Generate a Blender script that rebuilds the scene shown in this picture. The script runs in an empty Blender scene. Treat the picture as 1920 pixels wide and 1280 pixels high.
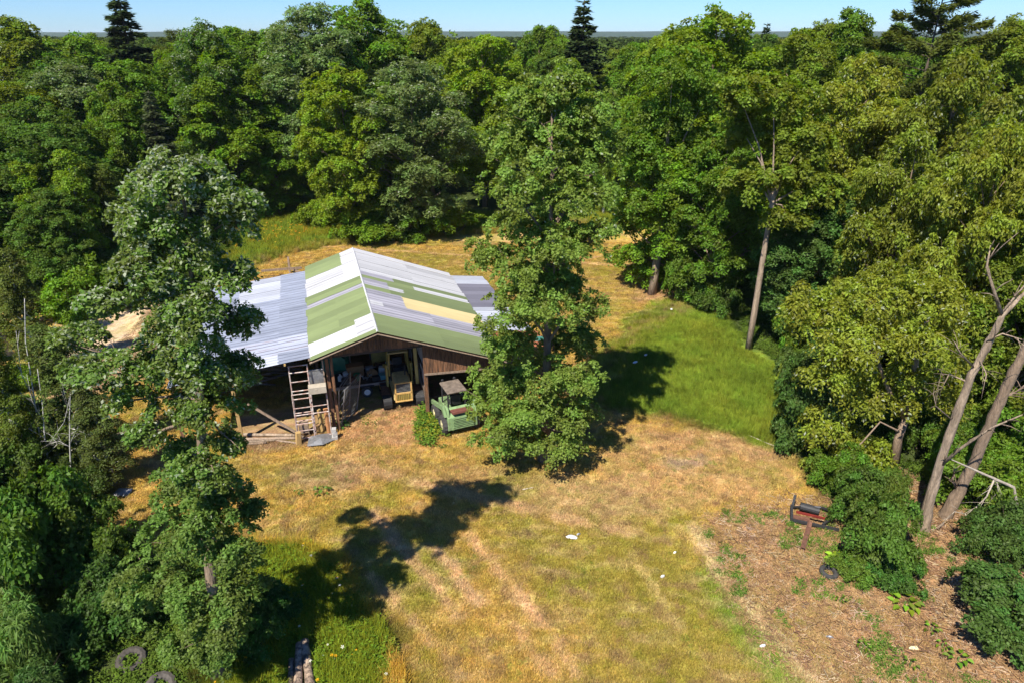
import bpy, bmesh, math, random
import numpy as np
from mathutils import Vector, Matrix, Euler
from math import radians, sin, cos, pi
RNG = np.random.default_rng(7)
R = random.Random(11)
S = bpy.context.scene
COL = S.collection

# ------------------------------------------------------------------ camera, sky, sun, exposure
CAMH = 17.0
FPX = 1280.0
PT = math.atan((640 - 68) / FPX)
cam = bpy.data.cameras.new('camera'); cam.lens = 24; cam.sensor_width = 36
cam.clip_start = .1; cam.clip_end = 30000
camo = bpy.data.objects.new('camera', cam); COL.objects.link(camo)
camo.location = (0, 0, CAMH); camo.rotation_euler = (pi / 2 - PT, 0, 0)
S.camera = camo
ELEV = 53.0
SUNH = (.5, .866)
world = bpy.data.worlds.new('World'); S.world = world; world.use_nodes = True
wn = world.node_tree.nodes; wl = world.node_tree.links; wn.clear()
sky = wn.new('ShaderNodeTexSky'); sky.sky_type = 'NISHITA'; sky.sun_disc = False
sky.sun_elevation = radians(ELEV); sky.sun_rotation = radians(210)
sky.air_density = 1.0; sky.dust_density = .05; sky.ozone_density = 5.0
bg = wn.new('ShaderNodeBackground'); bg.inputs[1].default_value = .11
wo = wn.new('ShaderNodeOutputWorld'); tn = wn.new('ShaderNodeMix'); tn.data_type = 'RGBA'; tn.blend_type = 'MULTIPLY'; tn.inputs[0].default_value = 1; tn.inputs[7].default_value = (.32, .47, .71, 1)
wl.new(sky.outputs[0], tn.inputs[6]); wl.new(tn.outputs[2], bg.inputs[0]); wl.new(bg.outputs[0], wo.inputs[0])
sun = bpy.data.lights.new('sun', 'SUN'); sun.energy = 4.2; sun.angle = radians(.53); sun.color = (1, .93, .80)
suno = bpy.data.objects.new('sun', sun); COL.objects.link(suno)
L = Vector((SUNH[0] * cos(radians(ELEV)), SUNH[1] * cos(radians(ELEV)), -sin(radians(ELEV))))
suno.rotation_euler = L.to_track_quat('-Z', 'Y').to_euler(); suno.location = (-20, -30, 60)
S.view_settings.view_transform = 'Standard'; S.view_settings.look = 'None'
S.view_settings.gamma = 1; S.view_settings.use_curve_mapping = False
S.view_settings.exposure = 1.05
S.render.engine = 'CYCLES'
cy = S.cycles
cy.max_bounces = 7; cy.diffuse_bounces = 4; cy.glossy_bounces = 2; cy.transmission_bounces = 4
cy.transparent_max_bounces = 4; cy.caustics_reflective = False; cy.caustics_refractive = False
cy.use_denoising = False if False else cy.use_denoising


# ------------------------------------------------------------------ places measured from the photograph
def ray(px, py):
    a = (px - 960) / FPX; b = (640 - py) / FPX
    return a, cos(PT) + b * sin(PT), -sin(PT) + b * cos(PT)
def P(px, py, z=0.0):
    a, dy, dz = ray(px, py); t = (z - CAMH) / dz
    return (a * t, dy * t)
def AT(px, py, Y):
    a, dy, dz = ray(px, py); t = Y / dy
    return (a * t, Y, CAMH + t * dz)
def SC(Y, z):       # metres per photograph pixel there
    return (Y * cos(PT) + (CAMH - z) * sin(PT)) / FPX


# ------------------------------------------------------------------ materials
MATS = {}
def mat(name, col, rough=.7, metal=0., var=.25, scale=3., bump=.0, bscale=20., col2=None, stretch=(1, 1, 1), thr=None, spec=.4):
    if name in MATS: return MATS[name]
    m = bpy.data.materials.new(name); m.use_nodes = True
    nt = m.node_tree; n = nt.nodes; l = nt.links
    b = n['Principled BSDF']; b.inputs['Roughness'].default_value = rough; b.inputs['Metallic'].default_value = metal
    b.inputs['Specular IOR Level'].default_value = spec
    tc = n.new('ShaderNodeTexCoord'); mp = n.new('ShaderNodeMapping'); mp.inputs['Scale'].default_value = stretch
    l.new(tc.outputs['Object'], mp.inputs[0])
    oi = n.new('ShaderNodeObjectInfo')
    vadd = n.new('ShaderNodeVectorMath'); vadd.operation = 'ADD'
    cmb = n.new('ShaderNodeMath'); cmb.operation = 'MULTIPLY'; cmb.inputs[1].default_value = 37.
    l.new(oi.outputs['Random'], cmb.inputs[0]); l.new(mp.outputs[0], vadd.inputs[0]); l.new(cmb.outputs[0], vadd.inputs[1])
    no = n.new('ShaderNodeTexNoise'); no.inputs['Scale'].default_value = scale; no.inputs['Detail'].default_value = 6
    no.inputs['Roughness'].default_value = .65
    l.new(vadd.outputs[0], no.inputs['Vector'])
    cr = n.new('ShaderNodeValToRGB'); l.new(no.outputs[0], cr.inputs[0])
    c2 = col2 or tuple(c * (1 - var) for c in col)
    c1 = tuple(min(1, c * (1 + var * .6)) for c in col) if not col2 else col
    lo, hi = thr or (.3, .7)
    cr.color_ramp.elements[0].position = lo; cr.color_ramp.elements[0].color = (*c2, 1)
    cr.color_ramp.elements[1].position = hi; cr.color_ramp.elements[1].color = (*c1, 1)
    hv = n.new('ShaderNodeHueSaturation')
    mr = n.new('ShaderNodeMapRange'); mr.inputs[3].default_value = .82; mr.inputs[4].default_value = 1.15
    l.new(oi.outputs['Random'], mr.inputs[0]); l.new(mr.outputs[0], hv.inputs['Value'])
    l.new(cr.outputs[0], hv.inputs['Color']); l.new(hv.outputs[0], b.inputs['Base Color'])
    if bump:
        bn = n.new('ShaderNodeTexNoise'); bn.inputs['Scale'].default_value = bscale; bn.inputs['Detail'].default_value = 4
        l.new(vadd.outputs[0], bn.inputs['Vector'])
        bp = n.new('ShaderNodeBump'); bp.inputs['Strength'].default_value = bump; bp.inputs['Distance'].default_value = .06
        l.new(bn.outputs[0], bp.inputs['Height']); l.new(bp.outputs[0], b.inputs['Normal'])
    MATS[name] = m
    return m

def leaf_material():
    m = bpy.data.materials.new('leaf'); m.use_nodes = True
    nt = m.node_tree; n = nt.nodes; l = nt.links; n.clear()
    oi = n.new('ShaderNodeObjectInfo'); at = n.new('ShaderNodeAttribute'); at.attribute_name = 'lv'
    sp = n.new('ShaderNodeSeparateXYZ'); l.new(at.outputs['Vector'], sp.inputs[0])
    def mth(op, a, b):
        q = n.new('ShaderNodeMath'); q.operation = op
        for i, x in enumerate((a, b)):
            if isinstance(x, (int, float)): q.inputs[i].default_value = x
            else: l.new(x, q.inputs[i])
        return q.outputs[0]
    f = mth('MULTIPLY', mth('ADD', mth('MULTIPLY', sp.outputs[0], .7), .62), mth('ADD', mth('MULTIPLY', sp.outputs[2], .6), .68))
    hs = n.new('ShaderNodeHueSaturation'); l.new(oi.outputs['Color'], hs.inputs['Color']); l.new(f, hs.inputs['Value'])
    l.new(mth('ADD', mth('MULTIPLY', sp.outputs[2], .05), .478), hs.inputs['Hue'])
    mx = n.new('ShaderNodeMix'); mx.data_type = 'RGBA'; l.new(sp.outputs[1], mx.inputs[0]); l.new(hs.outputs[0], mx.inputs[6])
    mx.inputs[7].default_value = (.42, .46, .34, 1)
    d = n.new('ShaderNodeBsdfDiffuse'); l.new(mx.outputs[2], d.inputs[0])
    hs2 = n.new('ShaderNodeHueSaturation'); l.new(mx.outputs[2], hs2.inputs['Color']); hs2.inputs['Value'].default_value = 1.5
    hs2.inputs['Hue'].default_value = .485; hs2.inputs['Saturation'].default_value = 1.1
    t = n.new('ShaderNodeBsdfTranslucent'); l.new(hs2.outputs[0], t.inputs[0])
    m1 = n.new('ShaderNodeMixShader'); m1.inputs[0].default_value = .45; l.new(d.outputs[0], m1.inputs[1]); l.new(t.outputs[0], m1.inputs[2])
    g = n.new('ShaderNodeBsdfGlossy'); g.inputs['Roughness'].default_value = .55; g.inputs[0].default_value = (.8, .85, .7, 1)
    m2 = n.new('ShaderNodeMixShader'); m2.inputs[0].default_value = .016; l.new(m1.outputs[0], m2.inputs[1]); l.new(g.outputs[0], m2.inputs[2])
    o = n.new('ShaderNodeOutputMaterial'); l.new(m2.outputs[0], o.inputs[0])
    return m
LEAF = leaf_material()

def instanced_material(name, rough=.9, gain=1.0, trans=.25):
    m = bpy.data.materials.new(name); m.use_nodes = True
    nt = m.node_tree; n = nt.nodes; l = nt.links; n.clear()
    at = n.new('ShaderNodeAttribute'); at.attribute_name = 'col'; at.attribute_type = 'INSTANCER'
    a2 = n.new('ShaderNodeAttribute'); a2.attribute_name = 'bv'
    hs = n.new('ShaderNodeHueSaturation'); l.new(at.outputs['Color'], hs.inputs['Color'])
    mm = n.new('ShaderNodeMath'); mm.operation = 'MULTIPLY_ADD'; l.new(a2.outputs['Fac'], mm.inputs[0]); mm.inputs[1].default_value = .6 * gain; mm.inputs[2].default_value = .7 * gain
    l.new(mm.outputs[0], hs.inputs['Value'])
    d = n.new('ShaderNodeBsdfDiffuse'); l.new(hs.outputs[0], d.inputs[0])
    t = n.new('ShaderNodeBsdfTranslucent'); l.new(hs.outputs[0], t.inputs[0])
    m1 = n.new('ShaderNodeMixShader'); m1.inputs[0].default_value = trans; l.new(d.outputs[0], m1.inputs[1]); l.new(t.outputs[0], m1.inputs[2])
    o = n.new('ShaderNodeOutputMaterial'); l.new(m1.outputs[0], o.inputs[0])
    return m
TUFT = instanced_material('grass_blade')

BARK = mat('bark', (.23, .165, .115), .95, var=.45, scale=2.5, stretch=(3, 3, .6), bump=.9, bscale=9)
BARKL = mat('bark_pale', (.33, .25, .18), .95, var=.6, scale=2.5, stretch=(3, 3, .5), bump=.9, bscale=10)
BARKD = mat('bark_dark', (.085, .065, .05), .95, var=.4, scale=2.5, stretch=(3, 3, .5), bump=.8)
BIRCH = mat('birch_bark', (.46, .44, .40), .8, col2=(.10, .09, .08), scale=4, stretch=(1, 1, 5), thr=(.36, .46))
DEAD = mat('dead_wood', (.42, .36, .29), .95, var=.35, scale=5, bump=.5)


# ------------------------------------------------------------------ mesh helpers
class MB:
    def __init__(s): s.v = []; s.f = []
    def add(s, vs, fs):
        o = len(s.v); s.v += [tuple(x) for x in vs]; s.f += [tuple(i + o for i in f) for f in fs]; return s
    def box(s, c, d, rot=(0, 0, 0), taper=1.0):
        M = Euler(rot).to_matrix(); x, y, z = d[0] / 2, d[1] / 2, d[2] / 2
        vs = [M @ Vector((sx * x * (taper if sz > 0 else 1), sy * y * (taper if sz > 0 else 1), sz * z)) + Vector(c) for sz in (-1, 1) for sy in (-1, 1) for sx in (-1, 1)]
        return s.add(vs, [(0, 2, 3, 1), (4, 5, 7, 6), (0, 1, 5, 4), (2, 6, 7, 3), (0, 4, 6, 2), (1, 3, 7, 5)])
    def bar(s, a, b, w, h=None, roll=0):
        a = Vector(a); b = Vector(b); d = b - a; q = d.to_track_quat('Z', 'Y') @ Euler((0, 0, roll)).to_quaternion(); h = h or w
        vs = []
        for p in (a, b):
            for sx, sy in ((-1, -1), (1, -1), (1, 1), (-1, 1)): vs.append(p + q @ Vector((sx * w / 2, sy * h / 2, 0)))
        return s.add(vs, [(3, 2, 1, 0), (4, 5, 6, 7), (0, 1, 5, 4), (1, 2, 6, 5), (2, 3, 7, 6), (3, 0, 4, 7)])
    def tube(s, pts, rs, n=8, cap=True):
        pts = [Vector(p) for p in pts]
        if isinstance(rs, (int, float)): rs = [rs] * len(pts)
        vs = []; fs = []
        ref = Vector((.31, .17, 0)).normalized()
        for i, p in enumerate(pts):
            d = (pts[min(i + 1, len(pts) - 1)] - pts[max(i - 1, 0)]).normalized()
            if abs(d.dot(ref)) > .95: ref = Vector((0, .2, 1)).normalized()
            a = d.cross(ref).normalized(); b = d.cross(a)
            for k in range(n):
                t = 2 * pi * k / n
                vs.append(p + (a * cos(t) + b * sin(t)) * rs[i])
        for i in range(len(pts) - 1):
            for k in range(n):
                fs.append((i * n + k, i * n + (k + 1) % n, (i + 1) * n + (k + 1) % n, (i + 1) * n + k))
        if cap: fs += [tuple(range(n - 1, -1, -1)), tuple(range(len(pts) * n - n, len(pts) * n))]
        return s.add(vs, fs)
    def ring(s, c, axis, R0, r, n=20, m=8, sq=1.0, lug=0):
        q = Vector(axis).to_track_quat('Z', 'Y'); vs = []; fs = []
        for i in range(n):
            t = 2 * pi * i / n; rr = R0 + (lug if i % 2 else 0)
            for k in range(m):
                p = 2 * pi * k / m
                vs.append(Vector(c) + q @ Vector(((rr + r * cos(p)) * cos(t), (rr + r * cos(p)) * sin(t), r * sq * sin(p))))
        for i in range(n):
            for k in range(m):
                fs.append((i * m + k, ((i + 1) % n) * m + k, ((i + 1) % n) * m + (k + 1) % m, i * m + (k + 1) % m))
        return s.add(vs, fs)
    def prism(s, prof, y0, y1, axis='y'):      # prof: (x,z) outline, extruded along y
        n = len(prof); vs = [(x, y0, z) for x, z in prof] + [(x, y1, z) for x, z in prof]
        if axis == 'x': vs = [(y0, x, z) for x, z in prof] + [(y1, x, z) for x, z in prof]
        return s.add(vs, [tuple(range(n)), tuple(range(2 * n - 1, n - 1, -1))] + [(i, n + i, n + (i + 1) % n, (i + 1) % n) for i in range(n)])
    def lump(s, c, d, seed=0, n=10, m=6):
        rr = random.Random(seed); vs = []; fs = []
        for j in range(m + 1):
            th = pi * j / m
            for i in range(n):
                ph = 2 * pi * i / n; k = 1 + rr.uniform(-.16, .16)
                vs.append((c[0] + d[0] * k * sin(th) * cos(ph), c[1] + d[1] * k * sin(th) * sin(ph), c[2] + d[2] * k * cos(th)))
        for j in range(m):
            for i in range(n):
                fs.append((j * n + i, (j + 1) * n + i, (j + 1) * n + (i + 1) % n, j * n + (i + 1) % n))
        return s.add(vs, fs)
    def build(s, name, m, parent=None, bevel=0, smooth=False):
        me = bpy.data.meshes.new(name); me.from_pydata(s.v, [], s.f)
        bm = bmesh.new(); bm.from_mesh(me)
        bmesh.ops.recalc_face_normals(bm, faces=bm.faces)
        if bevel: bmesh.ops.bevel(bm, geom=list(bm.edges), offset=bevel, segments=1, affect='EDGES', profile=.5, clamp_overlap=True)
        bm.to_mesh(me); bm.free()
        if smooth:
            me.polygons.foreach_set('use_smooth', [True] * len(me.polygons))
        me.materials.append(m)
        return link(name, me, parent)
def link(name, me, parent=None):
    o = bpy.data.objects.new(name, me); COL.objects.link(o)
    if parent: o.parent = parent
    return o
def tag(o, label, cat, group=None, kind=None):
    if label: o['label'] = label
    if cat: o['category'] = cat
    if group: o['group'] = group
    if kind: o['kind'] = kind
    return o
def thing(name, label, cat, loc, rz=0, group=None):
    o = bpy.data.objects.new(name, None); COL.objects.link(o); o.location = loc; o.rotation_euler = (0, 0, rz)
    o.empty_display_size = .3
    return tag(o, label, cat, group)

# numpy value noise
def _h(ix, iy, s):
    n = (ix * 374761393 + iy * 668265263 + s * 982451653) & 0xffffffff
    n = ((n ^ (n >> 13)) * 1274126177) & 0xffffffff
    return ((n ^ (n >> 16)) & 0xffff) / 65535.0
def vnoise(x, y, s=0):
    ix = np.floor(x).astype(np.int64); iy = np.floor(y).astype(np.int64); fx = x - ix; fy = y - iy
    fx = fx * fx * (3 - 2 * fx); fy = fy * fy * (3 - 2 * fy)
    a = _h(ix, iy, s); b = _h(ix + 1, iy, s); c = _h(ix, iy + 1, s); d = _h(ix + 1, iy + 1, s)
    return (a * (1 - fx) + b * fx) * (1 - fy) + (c * (1 - fx) + d * fx) * fy
def fbm(x, y, s=0, o=4):
    t = 0; a = .5; n = 0
    for i in range(o):
        t = t + a * vnoise(x * 2 ** i + 17.3 * i, y * 2 ** i, s + i); n += a; a *= .55
    return t / n
def sdpoly(x, y, poly):     # signed distance, negative inside
    d = np.full(x.shape, 1e9); ins = np.zeros(x.shape, bool); n = len(poly)
    for i in range(n):
        ax, ay = poly[i]; bx, by = poly[(i + 1) % n]
        ex, ey = bx - ax, by - ay
        t = np.clip(((x - ax) * ex + (y - ay) * ey) / (ex * ex + ey * ey + 1e-9), 0, 1)
        d = np.minimum(d, np.hypot(x - ax - t * ex, y - ay - t * ey))
        c = ((ay > y) != (by > y)) & (x < (bx - ax) * (y - ay) / (by - ay + 1e-12) + ax)
        ins ^= c
    return np.where(ins, -d, d)


# ------------------------------------------------------------------ the ground
def PP(l): return [P(a, b) for a, b in l]
LAWN = PP([(380, 560), (440, 500), (540, 470), (640, 452), (760, 442), (880, 436), (1050, 415), (1215, 425), (1300, 470), (1330, 560), (1200, 640),
           (1120, 760), (1220, 780), (1420, 830), (1500, 870), (1570, 1000), (1800, 1280), (1900, 1500), (760, 1500), (735, 1200), (670, 1120),
           (640, 1050), (520, 1020), (400, 1040), (280, 1040), (190, 1000), (215, 900), (170, 800), (60, 740), (-60, 700), (-60, 590), (200, 560)])
TALL = PP([(1165, 600), (1230, 566), (1300, 562), (1365, 590), (1400, 650), (1470, 690), (1500, 760), (1520, 840), (1450, 845), (1330, 800), (1220, 775), (1130, 765), (1085, 745), (1090, 680), (1150, 640)])
MEADOW = PP([(430, 520), (440, 450), (470, 375), (640, 350), (700, 380), (900, 400), (1000, 405), (1210, 380), (1215, 428), (1040, 424), (900, 440), (760, 446), (640, 458), (540, 478), (470, 500)])
WEEDY = PP([(480, 1030), (560, 1030), (640, 1060), (665, 1130), (715, 1200), (745, 1290), (760, 1420), (480, 1420), (380, 1280), (400, 1100)])
LOGS = PP([(530, 1205), (600, 1190), (615, 1400), (525, 1400)])
PATCH = [  # outline, colours, softness in metres, strength, noise scale
    (LAWN, (.50, .325, .080), .5, 1.0, .5),
    (MEADOW, (.20, .27, .03), .5, .95, .6),
    (TALL, (.21, .28, .03), .45, .92, .5),
    (WEEDY, (.13, .19, .022), .3, .95, .6),
    (PP([(1340, 990), (1420, 960), (1560, 950), (1700, 900), (1820, 990), (1990, 1060), (2000, 1500), (1720, 1500), (1490, 1240), (1390, 1100)]), (.44, .27, .13), .6, .95, .5),
    (PP([(900, 960), (1080, 970), (1290, 960), (1340, 1050), (1400, 1140), (1500, 1290), (1600, 1500), (1250, 1500), (1100, 1200), (960, 1080)]), (.26, .235, .04), 1.3, .75, .9),
    (PP([(1310, 1080), (1330, 1060), (1420, 1150), (1500, 1250), (1600, 1400), (1540, 1420), (1440, 1280), (1340, 1150)]), (.15, .25, .03), .35, .9, .05),
    (PP([(1290, 985), (1320, 990), (1370, 1080), (1440, 1160), (1530, 1260), (1640, 1400), (1600, 1400), (1490, 1250), (1400, 1150), (1330, 1070)]), (.62, .47, .27), .16, .95, .05),
    (PP([(560, 1040), (680, 1000), (820, 1000), (880, 1060), (800, 1180), (700, 1120), (620, 1070)]), (.21, .23, .035), .7, .7, .6),
    (PP([(830, 905), (1000, 880), (1200, 900), (1260, 960), (1160, 985), (990, 950)]), (.47, .34, .2), .6, .55, .8),
    (PP([(1100, 850), (1230, 800), (1480, 850), (1500, 900), (1400, 940), (1290, 960), (1150, 900)]), (.50, .31, .165), .5, .6, .6),
    (PP([(560, 860), (700, 840), (760, 880), (640, 930), (540, 910)]), (.47, .30, .165), .5, .55, .6),
    (PP([(1255, 862), (1300, 855), (1340, 866), (1310, 882), (1265, 880)]), (.36, .25, .18), .25, .95, .3),
    (PP([(530, 885), (640, 875), (660, 900), (560, 910)]), (.42, .28, .17), .4, .7, .3),
    (PP([(1230, 815), (1300, 805), (1480, 850), (1450, 875), (1280, 835)]), (.42, .26, .13), .4, .7, .3),
    (PP([(635, 790), (660, 760), (810, 740), (845, 800), (800, 830), (640, 830)]), (.52, .31, .15), .35, .95, .3),
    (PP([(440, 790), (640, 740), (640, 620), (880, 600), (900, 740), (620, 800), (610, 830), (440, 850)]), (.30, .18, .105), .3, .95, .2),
    (PP([(100, 610), (180, 600), (250, 572), (345, 566), (360, 640), (300, 700), (230, 720), (110, 760), (60, 700)]), (.58, .43, .29), .5, .95, .4),
    (PP([(1205, 445), (1270, 442), (1400, 436), (1560, 425), (1560, 448), (1400, 455), (1215, 462)]), (.45, .35, .29), .2, .95, .2),
    (PP([(1180, 545), (1235, 528), (1290, 540), (1270, 562), (1190, 570)]), (.46, .28, .16), .4, .85, .4),
    (PP([(1230, 350), (1480, 330), (1500, 420), (1230, 430)]), (.30, .29, .04), .8, .9, .4),
    (PP([(840, 455), (1000, 432), (1050, 440), (900, 470)]), (.50, .32, .15), .3, .7, .3),
    (PP([(500, 500), (700, 470), (860, 470), (1080, 470), (1200, 480), (1200, 560), (1100, 640), (900, 560), (560, 520)]), (.38, .27, .07), .6, .7, .5),
    (PP([(690, 880), (900, 850), (1000, 890), (840, 930)]), (.38, .25, .10), .8, .6, .6),
]
STREAKS = [((880, 1000), (1085, 1260), .14, (.50, .33, .17)), ((815, 1030), (900, 1130), .16, (.50, .34, .18)), ((735, 1010), (860, 1160), .13, (.48, .32, .16)),
           ((960, 1170), (1130, 1400), .14, (.48, .32, .16)), ((700, 1080), (860, 1270), .13, (.45, .31, .15)), ((640, 870), (1180, 1000), .2, (.42, .28, .14)),
           ((700, 960), (770, 1040), .16, (.48, .33, .17)), ((1180, 1040), (1330, 1260), .1, (.43, .33, .13)), ((560, 460), (1200, 500), .15, (.47, .32, .15)),
           ((1000, 500), (1200, 470), .12, (.46, .3, .16)), ((640, 540), (1150, 560), .12, (.44, .3, .12))]
def ground_color(x, y):
    wx = x + (fbm(x * .9, y * .9, 3) - .5) * 1.6; wy = y + (fbm(x * .9, y * .9, 9) - .5) * 1.6
    c = np.empty(x.shape + (3,)); c[:] = (.055, .075, .02)
    n0 = fbm(x * .6, y * .6, 20)[..., None]
    c = c * (.7 + .6 * n0)
    lawn = np.clip(.5 - sdpoly(wx, wy, LAWN) / .8, 0, 1)
    for poly, col, soft, st, _ in PATCH:
        kw = .22 if _ < .1 else 1.0
        m = np.clip(.5 - sdpoly(x + (wx - x) * kw, y + (wy - y) * kw, poly) / (2 * soft), 0, 1) * st
        m = m[..., None]; c = c * (1 - m) + np.array(col) * m
    # green and straw mottling of the mown grass
    g = np.clip((fbm(x * .45, y * .45, 31, 6) - .47) * 4.5, 0, 1) * .60 + np.clip((fbm(x * 3.2, y * 4.4, 37, 6) - .50) * 4, 0, 1) * .55
    g = (np.clip(g, 0, .8) * lawn)[..., None]
    c = c * (1 - g) + (np.array((.22, .24, .022)) * .75 + c * .25) * g
    s = (np.clip((fbm(x * 1.2 + y * .6, y * 4.5, 51, 6) - .5) * 4, 0, 1) * .42 * lawn)[..., None]
    c = c * (1 - s) + np.array((.60, .43, .23)) * s
    b = (np.clip((fbm(x * 3.1, y * 3.1, 61, 5) - .57) * 7, 0, 1) * .7 * lawn)[..., None]
    c = c * (1 - b) + np.array((.27, .165, .085)) * b
    for a, bb, w, col in STREAKS:
        a = P(*a); bb = P(*bb); ex, ey = bb[0] - a[0], bb[1] - a[1]
        t = np.clip(((wx - a[0]) * ex + (wy - a[1]) * ey) / (ex * ex + ey * ey), 0, 1)
        d = np.hypot(x + (wx - x) * .25 - a[0] - t * ex, y + (wy - y) * .25 - a[1] - t * ey)
        col = np.array(col) * 1.2; m = (np.clip(1.4 - d / (w * 1.6), 0, 1) * np.clip(fbm(x * 2, y * 2, 71) * 2.2, .35, 1))[..., None]
        c = c * (1 - m) + np.array(col) * m
    return np.clip(c * (.86 + .28 * fbm(x * 5, y * 5, 81, 3))[..., None], 0, 1), lawn

def axis(lo, hi, step, far):
    a = list(np.arange(lo, hi + .001, step)); s = step
    while a[-1] < far: s *= 1.25; a.append(a[-1] + s)
    s = step
    while a[0] > -far: s *= 1.25; a.insert(0, a[0] - s)
    return np.array(a)
def height(x, y):
    r = np.clip((y - 75) / 400, 0, 1)
    h = (fbm(x * .35, y * .35, 5) - .5) * .16 + (fbm(x * 1.7, y * 1.7, 6, 3) - .5) * .06
    pile = PP([(235, 600), (255, 575), (350, 572), (350, 640), (260, 650)])
    h = h + np.clip(-sdpoly(x, y, pile), 0, 1) * .5
    inb = sdpoly(x, y, PP([(440, 790), (640, 740), (640, 620), (880, 600), (900, 740), (620, 800), (440, 850)]))
    h = h * np.clip(inb / 1.5 + .3, .15, 1)
    return h * (1 - r)
def zg(x, y): return float(height(np.array([x]), np.array([y]))[0])
xs = axis(-30, 32, .17, 4500); ys = axis(10, 60, .17, 4500)
GX, GY = np.meshgrid(xs, ys); nx, ny = len(xs), len(ys)
GZ = height(GX, GY)
gv = np.stack([GX, GY, GZ], -1).reshape(-1, 3)
ii = (np.arange(ny - 1)[:, None] * nx + np.arange(nx - 1)[None, :]).reshape(-1)
gf = np.stack([ii, ii + 1, ii + nx + 1, ii + nx], -1)
def quadmesh(name, v, f):
    me = bpy.data.meshes.new(name); me.vertices.add(len(v)); me.vertices.foreach_set('co', np.ascontiguousarray(v, dtype=np.float32).ravel())
    me.loops.add(f.size); me.loops.foreach_set('vertex_index', f.astype(np.int32).ravel())
    me.polygons.add(len(f)); me.polygons.foreach_set('loop_start', np.arange(len(f), dtype=np.int32) * f.shape[1])
    me.update(calc_edges=True); return me
gme = quadmesh('ground', gv, gf)
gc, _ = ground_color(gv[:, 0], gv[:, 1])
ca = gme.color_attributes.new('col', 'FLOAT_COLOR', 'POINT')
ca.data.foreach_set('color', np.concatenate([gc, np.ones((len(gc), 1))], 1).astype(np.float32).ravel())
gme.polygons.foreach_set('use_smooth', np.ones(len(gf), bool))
def ground_material():
    m = bpy.data.materials.new('ground'); m.use_nodes = True; n = m.node_tree.nodes; l = m.node_tree.links
    b = n['Principled BSDF']; b.inputs['Roughness'].default_value = .97; b.inputs['Specular IOR Level'].default_value = .1
    at = n.new('ShaderNodeAttribute'); at.attribute_name = 'col'
    ge = n.new('ShaderNodeNewGeometry')
    n1 = n.new('ShaderNodeTexNoise'); n1.inputs['Scale'].default_value = 9; n1.inputs['Detail'].default_value = 8; n1.inputs['Roughness'].default_value = .75
    l.new(ge.outputs['Position'], n1.inputs['Vector'])
    mr = n.new('ShaderNodeMapRange'); mr.inputs[1].default_value = .3; mr.inputs[2].default_value = .7; mr.inputs[3].default_value = .55; mr.inputs[4].default_value = 1.35
    l.new(n1.outputs[0], mr.inputs[0])
    hs = n.new('ShaderNodeHueSaturation'); l.new(at.outputs['Color'], hs.inputs['Color']); l.new(mr.outputs[0], hs.inputs['Value'])
    n3 = n.new('ShaderNodeTexNoise'); n3.inputs['Scale'].default_value = 2.6; n3.inputs['Detail'].default_value = 5
    l.new(ge.outputs['Position'], n3.inputs['Vector'])
    m3 = n.new('ShaderNodeMapRange'); m3.inputs[1].default_value = .3; m3.inputs[2].default_value = .7; m3.inputs[3].default_value = .485; m3.inputs[4].default_value = .52
    l.new(n3.outputs[0], m3.inputs[0]); l.new(m3.outputs[0], hs.inputs['Hue'])
    l.new(hs.outputs[0], b.inputs['Base Color'])
    n2 = n.new('ShaderNodeTexNoise'); n2.inputs['Scale'].default_value = 22; n2.inputs['Detail'].default_value = 6
    l.new(ge.outputs['Position'], n2.inputs['Vector'])
    bp = n.new('ShaderNodeBump'); bp.inputs['Strength'].default_value = .9; bp.inputs['Distance'].default_value = .05
    l.new(n2.outputs[0], bp.inputs['Height']); l.new(bp.outputs[0], b.inputs['Normal'])
    return m
gme.materials.append(ground_material())
tag(link('ground', gme), 'golden mown grass clearing with green patches and bare dirt', None, kind='structure')

# distant low hills at the horizon
hb = []; hf = []
nx2 = 121
for r_, (yy, hh) in enumerate(((1500, 0), (2100, 14), (2600, 27), (3300, 34), (4200, 0))):
    for i in range(nx2):
        x = -3600 + 7200 * i / (nx2 - 1)
        k = .75 + .5 * float(fbm(np.array([x / 600.]), np.array([r_ * 3.1]), 4)[0])
        hb.append((x, yy, hh * k - .5))
for r_ in range(4):
    for i in range(nx2 - 1): a = r_ * nx2 + i; hf.append((a, a + 1, a + nx2 + 1, a + nx2))
hm = bpy.data.meshes.new('hills'); hm.from_pydata(hb, [], hf)
hm.materials.append(mat('far_woods', (.035, .07, .028), 1, var=.5, scale=.02, bump=0))
tag(link('hills', hm), 'low wooded hills along the horizon', None, kind='structure')


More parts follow.
